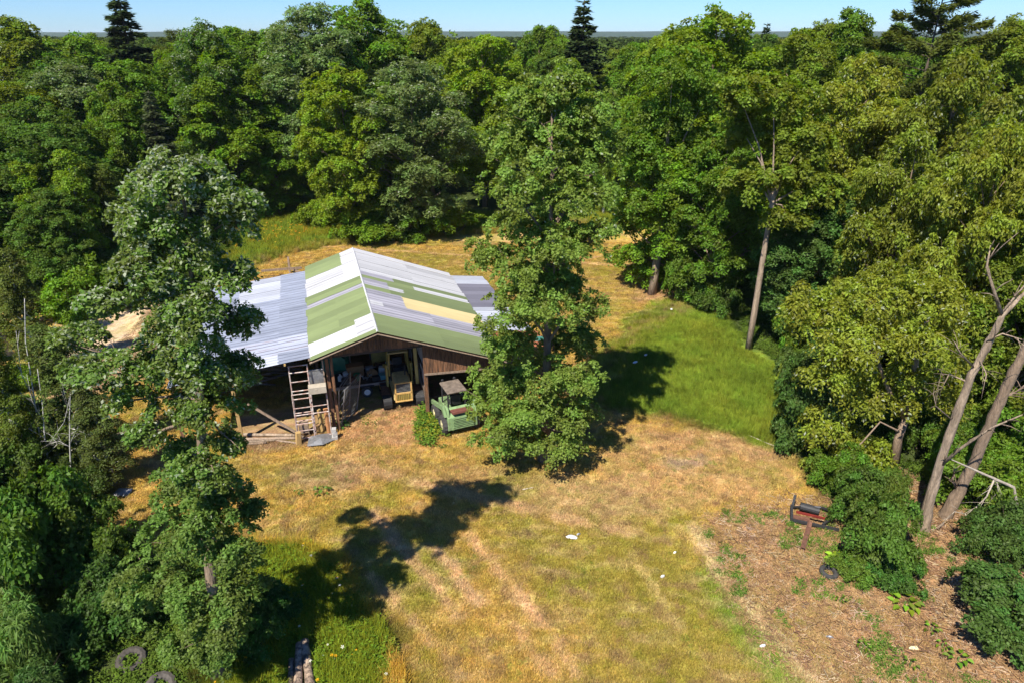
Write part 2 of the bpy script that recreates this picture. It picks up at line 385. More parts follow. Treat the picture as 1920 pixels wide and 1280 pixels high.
# ------------------------------------------------------------------ scattering for what nobody could count
def scatter(name, label, pts, rots, scl, cols, proto, material=None):
    me = bpy.data.meshes.new(name); me.vertices.add(len(pts)); me.vertices.foreach_set('co', np.asarray(pts, np.float32).ravel())
    a = me.attributes.new('rot', 'FLOAT_VECTOR', 'POINT'); a.data.foreach_set('vector', np.asarray(rots, np.float32).ravel())
    a = me.attributes.new('scl', 'FLOAT_VECTOR', 'POINT'); a.data.foreach_set('vector', np.asarray(scl, np.float32).ravel())
    a = me.attributes.new('col', 'FLOAT_COLOR', 'POINT'); a.data.foreach_set('color', np.concatenate([cols, np.ones((len(cols), 1))], 1).astype(np.float32).ravel())
    o = link(name, me); ng = bpy.data.node_groups.new(name, 'GeometryNodeTree')
    ng.interface.new_socket('Geometry', in_out='INPUT', socket_type='NodeSocketGeometry')
    ng.interface.new_socket('Geometry', in_out='OUTPUT', socket_type='NodeSocketGeometry')
    n = ng.nodes; l = ng.links; gi = n.new('NodeGroupInput'); go = n.new('NodeGroupOutput')
    ip = n.new('GeometryNodeInstanceOnPoints'); ob = n.new('GeometryNodeObjectInfo'); ob.inputs[0].default_value = proto
    def na(nm):
        q = n.new('GeometryNodeInputNamedAttribute'); q.data_type = 'FLOAT_VECTOR'; q.inputs[0].default_value = nm; return q.outputs[0]
    l.new(gi.outputs[0], ip.inputs['Points']); l.new(ob.outputs['Geometry'], ip.inputs['Instance'])
    l.new(na('rot'), ip.inputs['Rotation']); l.new(na('scl'), ip.inputs['Scale']); l.new(ip.outputs[0], go.inputs[0])
    md = o.modifiers.new('scatter', 'NODES'); md.node_group = ng
    tag(o, label, None, kind='stuff'); return o

def tuft_mesh(name, n, rad, h, w, lean=.5, seed=1, leafy=False):
    rg = np.random.default_rng(seed); V = []; F = []; bv = []
    for i in range(n):
        a = rg.uniform(0, 2 * pi); r = rad * math.sqrt(rg.random()); x, y = r * cos(a), r * sin(a)
        d = rg.uniform(0, 2 * pi); ln = rg.uniform(.1, 1) * lean * h; hh = h * rg.uniform(.55, 1.1)
        px, py = -sin(d) * w / 2, cos(d) * w / 2; k = len(V)
        if leafy:
            z0 = hh * rg.uniform(.1, .8); q = w * rg.uniform(1.2, 2.2)
            cx, cy2 = x + cos(d) * ln, y + sin(d) * ln
            V += [(cx, cy2, z0), (cx + cos(d) * q * .5 + px, cy2 + sin(d) * q * .5 + py, z0 + .2 * q), (cx + cos(d) * q, cy2 + sin(d) * q, z0 + rg.uniform(-.4, .4) * q), (cx + cos(d) * q * .5 - px, cy2 + sin(d) * q * .5 - py, z0 + .2 * q)]
            F.append((k, k + 1, k + 2, k + 3)); bv.append(rg.random())
        else:
            V += [(x - px, y - py, -.02), (x + px, y + py, -.02), (x + px * .6 + cos(d) * ln * .4, y + py * .6 + sin(d) * ln * .4, hh * .6), (x - px * .6 + cos(d) * ln * .4, y - py * .6 + sin(d) * ln * .4, hh * .6), (x + cos(d) * ln, y + sin(d) * ln, hh)]
            F += [(k, k + 1, k + 2, k + 3), (k + 3, k + 2, k + 4)]; b = rg.random(); bv += [b, b]
    me = bpy.data.meshes.new(name); me.from_pydata(V, [], F); at = me.attributes.new('bv', 'FLOAT', 'FACE'); at.data.foreach_set('value', np.array(bv, np.float32))
    me.materials.append(TUFT); return bpy.data.objects.new(name, me)
def rand_pts(n, x0, x1, y0, y1, power=1.0):
    x = RNG.uniform(x0, x1, n); y = y0 + (y1 - y0) * RNG.random(n) ** power; return x, y
def tufts(name, label, x, y, proto, s0, s1, colf=None, zs=(.7, 1.3), jit=.22, mul=None):
    c, _ = ground_color(x, y)
    if colf is not None: c = colf(c, x, y)
    n = len(x); c = np.clip(c * RNG.uniform(1 - jit, 1 + jit, (n, 1)) * RNG.uniform(.93, 1.07, (n, 3)), 0, 1)
    s = RNG.uniform(s0, s1, n) * (1 if mul is None else mul); sc = np.stack([s, s, s * RNG.uniform(*zs, n)], 1)
    rot = np.stack([RNG.normal(0, .12, n), RNG.normal(0, .12, n), RNG.uniform(0, 6.28, n)], 1)
    z = height(x, y)
    return scatter(name, label, np.stack([x, y, z], 1), rot, sc, c, proto)
short = tuft_mesh('short_tuft', 26, .14, .075, .012, 1.1, 3)
longt = tuft_mesh('long_tuft', 34, .2, .5, .02, .8, 4)
weed = tuft_mesh('weed_tuft', 46, .22, .5, .09, .35, 5, True)
vis = lambda x, y: (np.abs(x) < (y * .95 + 8) * .78 + 1)
x, y = rand_pts(230000, -24, 24, 13.0, 60, 1.35)
lw = sdpoly(x, y, LAWN); k = (lw < .4) & vis(x, y) & (fbm(x * 4, y * 4, 91) > .30)
k &= sdpoly(x, y, PP([(440, 780), (640, 745), (640, 620), (880, 600), (900, 740), (800, 745), (640, 790), (440, 830)])) > .1
x, y = x[k], y[k]
tufts('lawn_grass', 'short sun-scorched grass over the clearing', x, y, short, .65, 1.45, lambda c, x, y: c * 1.12 * (.8 + .4 * fbm(x * 3, y * 6, 95))[:, None], jit=.4)
x, y = rand_pts(78000, -2, 19, 26, 50); dT = sdpoly(x + (fbm(x, y, 2) - .5) * 3, y + (fbm(x, y, 12) - .5) * 3, TALL); k = (dT < .5 * RNG.random(len(x)) ** 2) & (RNG.random(len(x)) < .62); x, y, dT = x[k], y[k], dT[k]
tufts('tall_grass', 'uncut lime green tall grass right of the central tree', x, y, longt, .3, .75, lambda c, x, y: c * (.62 + .75 * fbm(x * .9, y * .9, 33))[:, None] * np.stack([.8 + .45 * fbm(x * .5, y * .5, 44), np.ones(len(x)), np.ones(len(x))], 1), jit=.28, mul=np.clip(.35 - dT / 1.6, .35, 1) * (.75 + .6 * fbm(x * .8, y * .8, 19)))
x, y = rand_pts(52000, -26, 14, 45, 78); k = (sdpoly(x + (fbm(x, y, 2) - .5) * 3, y, MEADOW) < .2) & (RNG.random(len(x)) < .75); x, y = x[k], y[k]
def meadow_col(c, x, y):
    q = np.clip((fbm(x * .5, y * .5, 14) - .45) * 6, 0, 1)[:, None]; c = c * (1 - q * .7) + np.array((.27, .27, .025)) * q * .7
    f = RNG.random(len(x)) < .02; c[f] = (.6, .33, .03); return c
tufts('meadow_weeds', 'flowering green and yellow weeds behind the barn', x, y, longt, .45, 1.15, meadow_col)
x, y = rand_pts(62000, -12, 0, 10, 26); k = (sdpoly(x, y, WEEDY) < .15) & (sdpoly(x, y, LOGS) > 0); x, y = x[k], y[k]
tufts('wild_greens', 'lush green weeds round the split logs', x, y, weed, .28, .75, lambda c, x, y: c * np.array((1.0, 1.1, .9)), jit=.35, mul=.6 + .9 * fbm(x * 1.2, y * 1.2, 77))
x, y = rand_pts(22000, -12, 0, 10, 26); k = (sdpoly(x, y, WEEDY) < .2) & (sdpoly(x, y, LOGS) > 0); x, y = x[k], y[k]
tufts('weedy_grass', 'long grass blades among the weeds by the logs', x, y, longt, .5, 1.0, lambda c, x, y: c * np.array((1.7, 1.35, .9)), jit=.3)
# straw, twigs and chips on the bare ground at right
straw = MB()
rs = random.Random(5)
for i in range(18):
    a = rs.uniform(0, pi); p = Vector((rs.uniform(-.25, .25), rs.uniform(-.25, .25), rs.uniform(.0, .03))); d = Vector((cos(a), sin(a), rs.uniform(-.1, .15))) * rs.uniform(.06, .22)
    straw.bar(p, p + d, .009)
sme = bpy.data.meshes.new('straw'); sme.from_pydata(straw.v, [], straw.f); at = sme.attributes.new('bv', 'FLOAT', 'FACE')
at.data.foreach_set('value', np.repeat(RNG.random(18), 6).astype(np.float32)); sme.materials.append(TUFT); strawo = bpy.data.objects.new('straw', sme)
x, y = rand_pts(34000, 1, 26, 12.5, 30); dirtp = PATCH[4][0]; k = (sdpoly(x, y, dirtp) < .1 + RNG.random(len(x)) * .8) & vis(x, y) & (RNG.random(len(x)) < .7); x, y = x[k], y[k]
def strawc(c, x, y):
    q = RNG.random((len(x), 1)); return np.where(q < .55, np.array((.42, .26, .13)), np.where(q < .85, np.array((.22, .13, .08)), np.array((.55, .42, .28))))
tufts('straw_litter', 'dry straw and twigs littering the bare soil', x, y, strawo, .6, 1.5, strawc)
x, y = rand_pts(9000, 6, 26, 12.5, 30); k = (sdpoly(x, y, dirtp) < 1) & vis(x, y) & (fbm(x * .8, y * .8, 8) > .60); x, y = x[k], y[k]
tufts('dirt_weeds', 'small scattered weeds on the bare soil', x, y, weed, .18, .5, lambda c, x, y: c * 0 + np.array((.11, .19, .03)))
# undergrowth in the woods either side
x, y = rand_pts(90000, -40, 44, 10, 62, 1.3); k = (sdpoly(x, y, LAWN) > .3) & (sdpoly(x, y, dirtp) > .5) & (sdpoly(x, y, WEEDY) > 0) & (sdpoly(x, y, TALL) > .3) & (fbm(x * .5, y * .5, 66) > .36); x, y = x[k], y[k]
tufts('undergrowth', 'shady green undergrowth below the trees', x, y, weed, .3, .75, lambda c, x, y: np.array((.085, .135, .02)) * (.6 + .8 * fbm(x, y, 3))[:, None])
# small broad-leaved weeds in the lawn
x, y = rand_pts(5000, -12, 12, 13, 45); k = (sdpoly(x, y, LAWN) < 0) & (fbm(x * .7, y * .7, 18) > .60); x, y = x[k], y[k]
tufts('lawn_weeds', 'low green weeds dotted over the mown grass', x, y, weed, .15, .32, lambda c, x, y: c * .3 + np.array((.09, .15, .02)), (.3, .6))


# ------------------------------------------------------------------ trees
def nrm(a): return a / (np.linalg.norm(a, axis=1, keepdims=True) + 1e-9)
def crown_mesh(name, lobes, n, leaf=(.2, .12), seed=0, bough=.5, droop=.0, pale=0., paletop=0., flat=.75, inner=.22, upbias=.55, k_in=(.5, 1.14)):
    rg = np.random.default_rng(seed); lb = np.array(lobes, float)
    area = (lb[:, 3] * lb[:, 4] * lb[:, 5]) ** (2 / 3.); cnt = np.maximum((n * area / area.sum()).astype(int), 8)
    P_, N_, C_ = [], [], []
    top = (lb[:, 2] + lb[:, 5]).max(); bot = (lb[:, 2] - lb[:, 5]).min()
    for q, m in zip(lb, cnt):
        rr = q[3:6]; nb = max(5, int(5.2 * (rr[0] * rr[1] * rr[2]) ** (2 / 3.) / bough ** 2))
        d = nrm(rg.normal(size=(nb, 3))); d[:, 2] = np.where(d[:, 2] < -.35, -d[:, 2] * .6, d[:, 2]); d = nrm(d)
        rad = rg.uniform(*k_in, nb); rad[rg.random(nb) < inner] *= .6
        bc = q[:3] + d * rr * rad[:, None]; bs = bough * rg.uniform(.55, 1.25, nb); bn = nrm(d / rr * rr.mean() + np.array((0, 0, .35)))
        w = bs ** 2; idx = rg.choice(nb, m, p=w / w.sum())
        u = nrm(rg.normal(size=(m, 3))) * (rg.random(m) ** .45)[:, None]
        comp = (u * bn[idx]).sum(1, keepdims=True); u = u - comp * bn[idx] * (1 - (1 - flat))
        p = bc[idx] + u * bs[idx][:, None]; r2 = (u ** 2).sum(1)
        p[:, 2] -= droop * r2 * bs[idx]
        nn = nrm(.55 * bn[idx] + np.array((0, 0, upbias)) + .55 * u + rg.normal(0, .62, (m, 3)))
        P_.append(p); N_.append(nn); C_.append(np.clip(rg.random(nb)[idx] * .8 + .2 * rad[idx], 0, 1))
    p = np.concatenate(P_); nn = np.concatenate(N_); cl = np.concatenate(C_); m = len(p)
    t = rg.normal(size=(m, 3)); t[:, 2] -= droop * 1.6; t = nrm(t - (t * nn).sum(1, keepdims=True) * nn); b = np.cross(nn, t)
    Ls = leaf[0] * rg.uniform(.65, 1.25, m)[:, None]; Ws = leaf[1] * rg.uniform(.7, 1.2, m)[:, None]
    v = np.stack([p, p + t * Ls * .5 + b * Ws * .5 + nn * Ls * .06, p + t * Ls - nn * Ls * .12, p + t * Ls * .5 - b * Ws * .5 + nn * Ls * .06], 1).reshape(-1, 3)
    f = np.arange(m * 4).reshape(-1, 4)
    me = quadmesh(name, v, f)
    pl = (rg.random(m) < (pale + paletop * np.clip((p[:, 2] - bot) / (top - bot) * 1.6 - .6, 0, 1))).astype(float) * rg.uniform(.5, 1, m)
    a = me.attributes.new('lv', 'FLOAT_VECTOR', 'FACE'); a.data.foreach_set('vector', np.stack([rg.random(m), pl, cl], 1).astype(np.float32).ravel())
    me.materials.append(LEAF); return me
def auto_lobes(H, rad, seed, z0=.15, n=22, shape='round', lr=(.26, .42)):
    rg = random.Random(seed); out = []
    for i in range(n):
        t = (i + rg.random()) / n; z = z0 + (1 - z0) * t
        tt = (z - z0) / (1 - z0)
        if shape == 'round': w = (1 - abs(tt * 1.75 - .85) ** 2.2 * .75) if tt < .95 else .25
        elif shape == 'column': w = .75 * (1 - tt ** 3 * .7)
        else: w = (1 - tt) ** .9
        w = max(w, .12); a = i * 2.399 + rg.uniform(-.5, .5); r = rad * w
        q = rad * rg.uniform(*lr) * (.75 + .35 * w)
        rr = max(r - q * .75, 0) * rg.uniform(.75, 1.05)
        out.append((rr * cos(a), rr * sin(a), H * z - q * .5, q, q, q * rg.uniform(.75, 1.1)))
    out.append((0, 0, H * .55, rad * .45, rad * .45, H * .28))
    return out
def skeleton(H, lobes, seed, r0=.2, start=.18, lean=(0, 0), extra=3, n=7, axis=None):
    rg = random.Random(seed); mb = MB(); top = Vector((lean[0], lean[1], H * .93))
    path = [Vector((0, 0, -.25))]; K = 7
    for i in range(1, K + 1):
        t = i / K; path.append(Vector((top.x * t + rg.uniform(-.12, .12) * H * .03, top.y * t + rg.uniform(-.12, .12) * H * .03, top.z * t)))
    if axis: path = axis; K = len(path) - 1; top = path[-1]
    mb.tube(path, [r0 * 1.35] + [r0 * (1 - .88 * (i / K)) for i in range(1, K + 1)], n)
    def on(z):
        t = max(0, min(.999, z / top.z)) * K; i = int(t); return path[i].lerp(path[i + 1], t - i)
    for q in lobes:
        c = Vector(q[:3]); base = on(max(H * start * .8, c.z - (c.xy - on(c.z).xy).length * .75 - .6)); r = r0 * .42 * (1 - .7 * base.z / H)
        mid = base.lerp(c, .5) + Vector((rg.uniform(-.2, .2), rg.uniform(-.2, .2), rg.uniform(-.1, .25)))
        mb.tube([base, mid, c], [r, r * .7, r * .35], 5, False)
        for k in range(extra):
            e = c + Vector((rg.uniform(-1, 1) * q[3], rg.uniform(-1, 1) * q[4], rg.uniform(-.4, 1) * q[5])) * .85
            mb.tube([mid.lerp(c, rg.uniform(.2, 1)), mid.lerp(e, .6), e], [r * .4, r * .28, r * .1], 4, False)
    return mb
def mesh_of(mb, name, m, smooth=True):
    me = bpy.data.meshes.new(name); me.from_pydata(mb.v, [], mb.f)
    if smooth: me.polygons.foreach_set('use_smooth', [True] * len(me.polygons))
    me.materials.append(m); return me

KIND = {}
def variant(key, H, rad, lobes, n, sk=None, bark=BARK, **kw):
    KIND[key] = (H, rad, crown_mesh('crown', lobes, n, **kw), mesh_of(sk or skeleton(H, lobes, hash(key) % 97 if False else len(key) * 7, r0=.2), 'trunk', bark))
for i in range(5):
    lob = auto_lobes(16, 4.2, 100 + i, .10 + .05 * (i % 3), 30 + 3 * i, lr=(.22, .40))
    variant('broad%d' % i, 16, 4.2, lob, 70000, leaf=(.23, .145), seed=i, bough=.5, paletop=.0)
for i in range(2):
    lob = auto_lobes(16, 4.2, 140 + i, .12, 26)
    variant('silver%d' % i, 16, 4.2, lob, 70000, leaf=(.21, .11), seed=20 + i, bough=.45, pale=.015, paletop=.08)
for i in range(2):
    lob = auto_lobes(14, 4.4, 150 + i, .16, 24, lr=(.24, .36))
    variant('droop%d' % i, 14, 4.4, lob, 76000, leaf=(.23, .105), seed=30 + i, bough=.42, droop=.9, pale=.03, upbias=.35)
for i in range(2):
    lob = auto_lobes(12, 2.1, 160 + i, .12, 22, 'column', (.3, .5))
    variant('slender%d' % i, 12, 2.1, lob, 24000, leaf=(.16, .09), seed=40 + i, bough=.42, droop=.5, bark=BIRCH)
for i in range(3):
    lob = [(R.uniform(-.9, .9), R.uniform(-.9, .9), R.uniform(.3, 1.5), R.uniform(.5, .9), R.uniform(.5, .9), R.uniform(.4, .8)) for _ in range(10)]
    variant('shrub%d' % i, 2.4, 1.7, lob, 22000, sk=skeleton(1.7, lob, 3 + i, .05, .05), leaf=(.12, .075), seed=50 + i, bough=.30, k_in=(.3, 1.3))
lob = [(R.uniform(-.9, .9), R.uniform(-.9, .9), R.uniform(.3, 1.6), R.uniform(.5, .9), R.uniform(.5, .9), R.uniform(.4, .8)) for _ in range(10)]
variant('willow', 2.4, 1.7, lob, 16000, sk=skeleton(1.7, lob, 8, .05, .05), leaf=(.24, .045), seed=60, bough=.38, droop=.7)
# conifers: whorls of boughs
def conifer(key, H, rad, n, seed, z0=.06, gap=1.0, pine=False, leaf=(.16, .05)):
    rg = np.random.default_rng(seed); P_, N_, T_ = [], [], []; mb = MB()
    mb.tube([(0, 0, -.2), (.05, 0, H * .5), (0, 0, H)], [.2, .12, .02], 7)
    z = H * z0; br = []
    while z < H * .985:
        t = (z / H - z0) / (1 - z0); r = rad * ((1 - t) ** .85 if not pine else (.25 + 1.0 * math.sin(pi * min(1, t * .95 + .12)) ** .8)) * rg.uniform(.8, 1.1)
        for k in range(6 if not pine else 4):
            a = rg.uniform(0, 6.28); rr = r * rg.uniform(.7, 1.1); br.append((z + rg.uniform(-.15, .15), a, rr))
        z += (.42 + .25 * (1 - t)) * gap
    tot = sum(b[2] ** 1.4 for b in br)
    for z, a, rr in br:
        up = -.18 if not pine else .22
        tip = np.array((cos(a) * rr, sin(a) * rr, z + up * rr)); mb.tube([(0, 0, z), tuple(tip)], [.035, .008], 4, False)
        m = int(n * rr ** 1.4 / tot) + 4; s = rg.random(m) ** .7 if not pine else .35 + .65 * rg.random(m) ** .6
        w = (.28 * rr * (1 - s) + .12) if not pine else np.full(m, .33)
        side = np.array((-sin(a), cos(a), 0.)); lat = rg.normal(0, .6, m) * w
        p = np.array((0, 0, z)) + (tip - np.array((0, 0, z))) * s[:, None] + side * lat[:, None]; p[:, 2] += rg.normal(0, .07 if not pine else .13, m) - np.abs(lat) * .25
        P_.append(p); N_.append(np.tile((cos(a) * .2, sin(a) * .2, 1), (m, 1)) + rg.normal(0, .45, (m, 3)))
        T_.append(np.array((cos(a), sin(a), -.25 if not pine else .5)) + side * (np.sign(lat) * .8)[:, None] + rg.normal(0, .3, (m, 3)))
    p = np.concatenate(P_); nn = nrm(np.concatenate(N_)); t = np.concatenate(T_); t = nrm(t - (t * nn).sum(1, keepdims=True) * nn); b = np.cross(nn, t); m = len(p)
    Ls = leaf[0] * rg.uniform(.7, 1.3, m)[:, None]; Ws = leaf[1] * rg.uniform(.8, 1.2, m)[:, None]
    v = np.stack([p, p + t * Ls * .5 + b * Ws, p + t * Ls, p + t * Ls * .5 - b * Ws], 1).reshape(-1, 3)
    me = quadmesh('crown', v, np.arange(m * 4).reshape(-1, 4))
    a = me.attributes.new('lv', 'FLOAT_VECTOR', 'FACE'); a.data.foreach_set('vector', np.stack([rg.random(m), np.zeros(m), rg.random(m) * .6], 1).astype(np.float32).ravel())
    me.materials.append(LEAF); KIND[key] = (H, rad, me, mesh_of(mb, 'trunk', BARKD))
conifer('spruce', 20, 2.6, 46000, 1, leaf=(.30, .08))
conifer('pine', 18, 3.6, 52000, 2, z0=.3, gap=1.25, pine=True, leaf=(.34, .05))

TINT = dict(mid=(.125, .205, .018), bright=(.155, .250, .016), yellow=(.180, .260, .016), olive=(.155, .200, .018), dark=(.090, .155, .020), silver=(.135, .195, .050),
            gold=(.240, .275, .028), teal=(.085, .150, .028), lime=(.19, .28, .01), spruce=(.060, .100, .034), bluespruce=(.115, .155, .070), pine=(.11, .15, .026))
def tree(key, loc, h, w, label, tint, name='broadleaf_tree', cat='tree', group=None, rz=None, bark=None):
    H, rad, cm, tm = KIND[key]
    t = thing(name, label, cat, loc, R.uniform(0, 6.28) if rz is None else rz, group)
    if cat == 'shrub' or cat == 'bush': pn = ('foliage', 'stem')
    else: pn = ('crown', 'trunk')
    t.scale = (w / (2 * rad), w / (2 * rad), h / H)
    c = link(pn[0], cm, t); q = link(pn[1], tm, t)
    cc = TINT[tint] if isinstance(tint, str) else tint; k = R.uniform(.92, 1.08)
    c.color = (cc[0] * k * R.uniform(.95, 1.05), cc[1] * k, cc[2] * k, 1)
    return t
def tpx(key, px, py, Y, wpx, label, tint, zbase=0, **kw):     # crown top seen at px, py and standing at depth Y
    x, _, z = AT(px, py, Y); w = wpx * SC(Y, z * .7)
    xb = AT(px, py + 140, Y)[0]
    return tree(key, ((x + xb) / 2, Y, zg(x, Y) - .1), z, w, label, tint, **kw)
SP = dict(name='spruce_tree'); PI_ = dict(name='pine_tree')
TR = [
    # back edge of the clearing and beyond, left to right
    ('broad0', 45, 42, 78, 200, 'olive rounded tree on the skyline in the top left corner', 'olive', {}),
    ('broad1', 150, 62, 86, 190, 'mid green tree on the skyline left of the tall dark spruce', 'mid', {}),
    ('spruce', 230, -34, 84, 190, 'tall dark spruce rising above the skyline at far left', 'spruce', SP),
    ('pine', 335, 55, 105, 120, 'dark distant pine just right of the tall left spruce', 'pine', PI_),
    ('silver0', 140, 120, 66, 240, 'grey green tree below the olive skyline tree at far left', 'silver', {}),
    ('broad2', 30, 150, 62, 200, 'olive green tree cut by the left edge of the view', 'olive', {}),
    ('broad3', 215, 150, 60, 150, 'dense green tree under the tall left spruce', 'mid', {}),
    ('spruce', 292, 168, 60, 130, 'blue green spruce among leafy trees behind the left oak', 'bluespruce', SP),
    ('broad4', 365, 82, 84, 200, 'mid green skyline tree between the dark pine and the bright maple', 'mid', {}),
    ('broad0', 420, 98, 69, 210, 'bright yellow green maple standing tall behind the left oak', 'bright', {}),
    ('broad1', 512, 228, 70, 130, 'smaller mid green tree with pale trunk beside the flowering meadow', 'bright', {}),
    ('broad2', 450, 48, 92, 180, 'green skyline tree behind the bright yellow green maple', 'mid', {}),
    ('silver1', 585, 10, 74, 250, 'silvery leaved oak with domed crown on the skyline left of centre', 'silver', {}),
    ('broad3', 690, -6, 80, 230, 'tallest broad green tree on the skyline above the barn', 'mid', {}),
    ('broad4', 800, 40, 80, 170, 'olive skyline tree right of the tallest green tree', 'olive', {}),
    ('broad1', 640, 120, 61, 190, 'yellow green ash tree behind the barn ridge', 'yellow', {}),
    ('silver0', 770, 112, 62, 240, 'blue grey willow like tree right of the yellow green ash', 'silver', {}),
    ('broad2', 905, 62, 74, 200, 'yellow green rounded tree left of the central tree crown', 'yellow', {}),
    ('broad3', 1010, 45, 92, 130, 'small green skyline tree left of the pointed central spruce', 'mid', {}),
    ('spruce', 1093, -4, 82, 190, 'dark pointed spruce on the skyline above the central tree', 'spruce', SP),
    ('broad0', 1065, 118, 74, 150, 'light green tree peeping out behind the central tree', 'bright', {}),
    ('slender0', 1140, 170, 70, 60, 'slim pale tree in the gap right of the central spruce', 'mid', {}),
    ('broad4', 1245, 62, 73, 170, 'yellow green tree at the left end of the tall right hand stand', 'yellow', {}),
    ('broad1', 1340, 12, 61, 260, 'biggest domed yellow green tree on the skyline right of centre', 'yellow', {}),
    ('broad3', 1250, 210, 48, 220, 'mid green tree over the bare brown trunk at the lawn edge', 'bright', {}),
    ('broad2', 1500, 50, 63, 190, 'olive green skyline tree right of the biggest dome', 'olive', {}),
    ('broad0', 1590, 28, 68, 190, 'green skyline tree left of the spreading pine', 'mid', {}),
    ('spruce', 1430, 42, 120, 90, 'tiny far spruce tip between two yellow green skyline trees', 'spruce', SP),
    ('pine', 1765, -60, 58, 200, 'spreading pine with layered boughs above the skyline at right', 'pine', PI_),
    ('broad4', 1890, 35, 62, 190, 'olive skyline tree in the top right corner', 'olive', {}),
    ('broad2', 1430, 130, 50, 220, 'yellow green tree below the skyline right of centre', 'yellow', {}),
    ('droop0', 1610, 105, 47, 260, 'gold green tree with hanging leaves in the middle of the right hand stand', 'gold', {}),
    ('droop1', 1800, 85, 42, 260, 'large olive gold tree below the spreading pine', (.165, .20, .02), {}),
    ('broad3', 1360, 240, 44, 190, 'mid green tree just right of the bare brown trunk', 'mid', {}),
    ('broad4', 1520, 330, 38, 190, 'dark blue green understorey tree behind the tall grass', 'teal', {}),
    ('droop0', 1715, 235, 33, 240, 'drooping olive tree between the gold tree and the leaning trunks', (.18, .215, .022), {}),
    ('droop1', 1880, 215, 29, 260, 'drooping gold leaved tree at the right edge above the dead trunks', 'gold', {}),
    ('broad0', 1840, 430, 32, 170, 'shaded green tree behind the leaning dead trunks', 'mid', {}),
    # left side
    ('slender0', 60, 290, 47, 110, 'slim pale stemmed birch at the left edge below the olive tree', 'yellow', dict(name='birch_tree')),
    ('slender1', 135, 270, 46, 110, 'slim yellow green birch right of the edge birch', 'yellow', dict(name='birch_tree')),
    ('slender0', 200, 300, 49, 100, 'slim leafy birch half hidden by the left oak', (.11, .15, .02), dict(name='birch_tree')),
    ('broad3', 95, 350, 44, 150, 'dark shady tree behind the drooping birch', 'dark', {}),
    ('slender1', -40, 420, 36, 130, 'fine leaved birch cut by the left edge beside the log heap', (.13, .16, .02), dict(name='birch_tree')),
    ('slender0', -10, 620, 24, 120, 'leafy sapling at the left edge above the dark bush', (.12, .16, .02), dict(name='birch_tree')),
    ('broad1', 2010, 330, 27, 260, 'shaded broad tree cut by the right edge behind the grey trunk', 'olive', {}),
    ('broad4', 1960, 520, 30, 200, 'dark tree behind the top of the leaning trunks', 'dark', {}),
    ('slender1', 25, 455, 33.5, 110, 'drooping fine leaved birch beside the log pile', (.13, .15, .025), dict(name='birch_tree')),
    ('slender0', 100, 600, 25, 150, 'thin leafy sapling with white stem left of the oak', (.10, .13, .025), dict(name='birch_tree')),
    ('slender1', 175, 700, 23.5, 120, 'sparse sapling with white stem close to the oak', (.10, .12, .025), dict(name='birch_tree')),
]
for key, px, py, Y, w, lab, ti, kw in TR: tpx(key, px, py, Y, w, lab, ti, **kw)
# the canopy that shows only between the first rows
rr = random.Random(77)
for row, (Y, stp) in enumerate(((72, 8.5), (90, 9), (110, 10), (134, 12))):
    xx = -Y * .85
    while xx < Y * .85:
        Yj = Y + rr.uniform(-4, 4); xj = xx + rr.uniform(-2, 2)
        pxx = 960 + FPX * xj / (Yj * cos(PT)); hmax = 17.0 + rr.uniform(-2.2, 1.7)
        if not (1095 < pxx < 1175 and Yj < 160) and not (row == 0 and 380 < pxx < 1300):
            tree(rr.choice(['broad0', 'broad1', 'broad2', 'broad3', 'broad4', 'silver0']), (xj, Yj, -.1), max(9, hmax), rr.uniform(8, 11),
                 'leafy tree of the closed canopy seen between the named front trees', rr.choice(['mid', 'mid', 'olive', 'dark', 'bright']), group='forest canopy behind the first row')
        xx += stp
for Y, stp in ((48, 6), (56, 7)):
    for sgn in (-1, 1):
        xx = Y * .80
        while xx > (30 if sgn < 0 else 23) + (Y - 48) * .35:
            tree(rr.choice(['broad1', 'broad2', 'broad3']), (sgn * xx + rr.uniform(-1, 1), Y + rr.uniform(-2, 2), -.1), rr.uniform(10, 13), rr.uniform(7, 9),
                 'leafy tree of the closed canopy seen between the named front trees', 'dark', group='forest canopy behind the first row')
            xx -= stp

# the far forest, one mass to the horizon
fl = auto_lobes(14, 4.5, 9, .1, 14); fm_ = crown_mesh('far_crown', fl, 5200, leaf=(.8, .55), seed=5, bough=1.1)
fm_.materials.clear(); fm_.materials.append(TUFT)
a_ = fm_.attributes.new('bv', 'FLOAT', 'FACE'); a_.data.foreach_set('value', RNG.random(len(fm_.polygons)).astype(np.float32))
fpo = bpy.data.objects.new('far_crown', fm_)
n = 11000; Yf = 150 * (1500 / 150) ** RNG.random(n); Xf = RNG.uniform(-.86, .86, n) * Yf * 1.0; k = RNG.random(n) < 1; Xf, Yf = Xf[k], Yf[k]
hs_ = (11.5 + 3.0 * fbm(Xf / 60, Yf / 60, 4) + RNG.uniform(-2.5, 3, len(Xf))) / 14; ss = 1 + Yf / 500
cf = np.array((.050, .095, .020)) * RNG.uniform(.7, 1.3, (len(Xf), 1)) * np.stack([1 + .5 * fbm(Xf / 40, Yf / 40, 2), np.ones(len(Xf)), np.ones(len(Xf))], 1)
scatter('far_forest', 'unbroken green forest running to the horizon', np.stack([Xf, Yf, np.zeros(len(Xf)) - .5], 1), np.stack([np.zeros(len(Xf))] * 2 + [RNG.uniform(0, 6.28, len(Xf))], 1),
        np.stack([ss, ss, hs_], 1), cf, fpo)

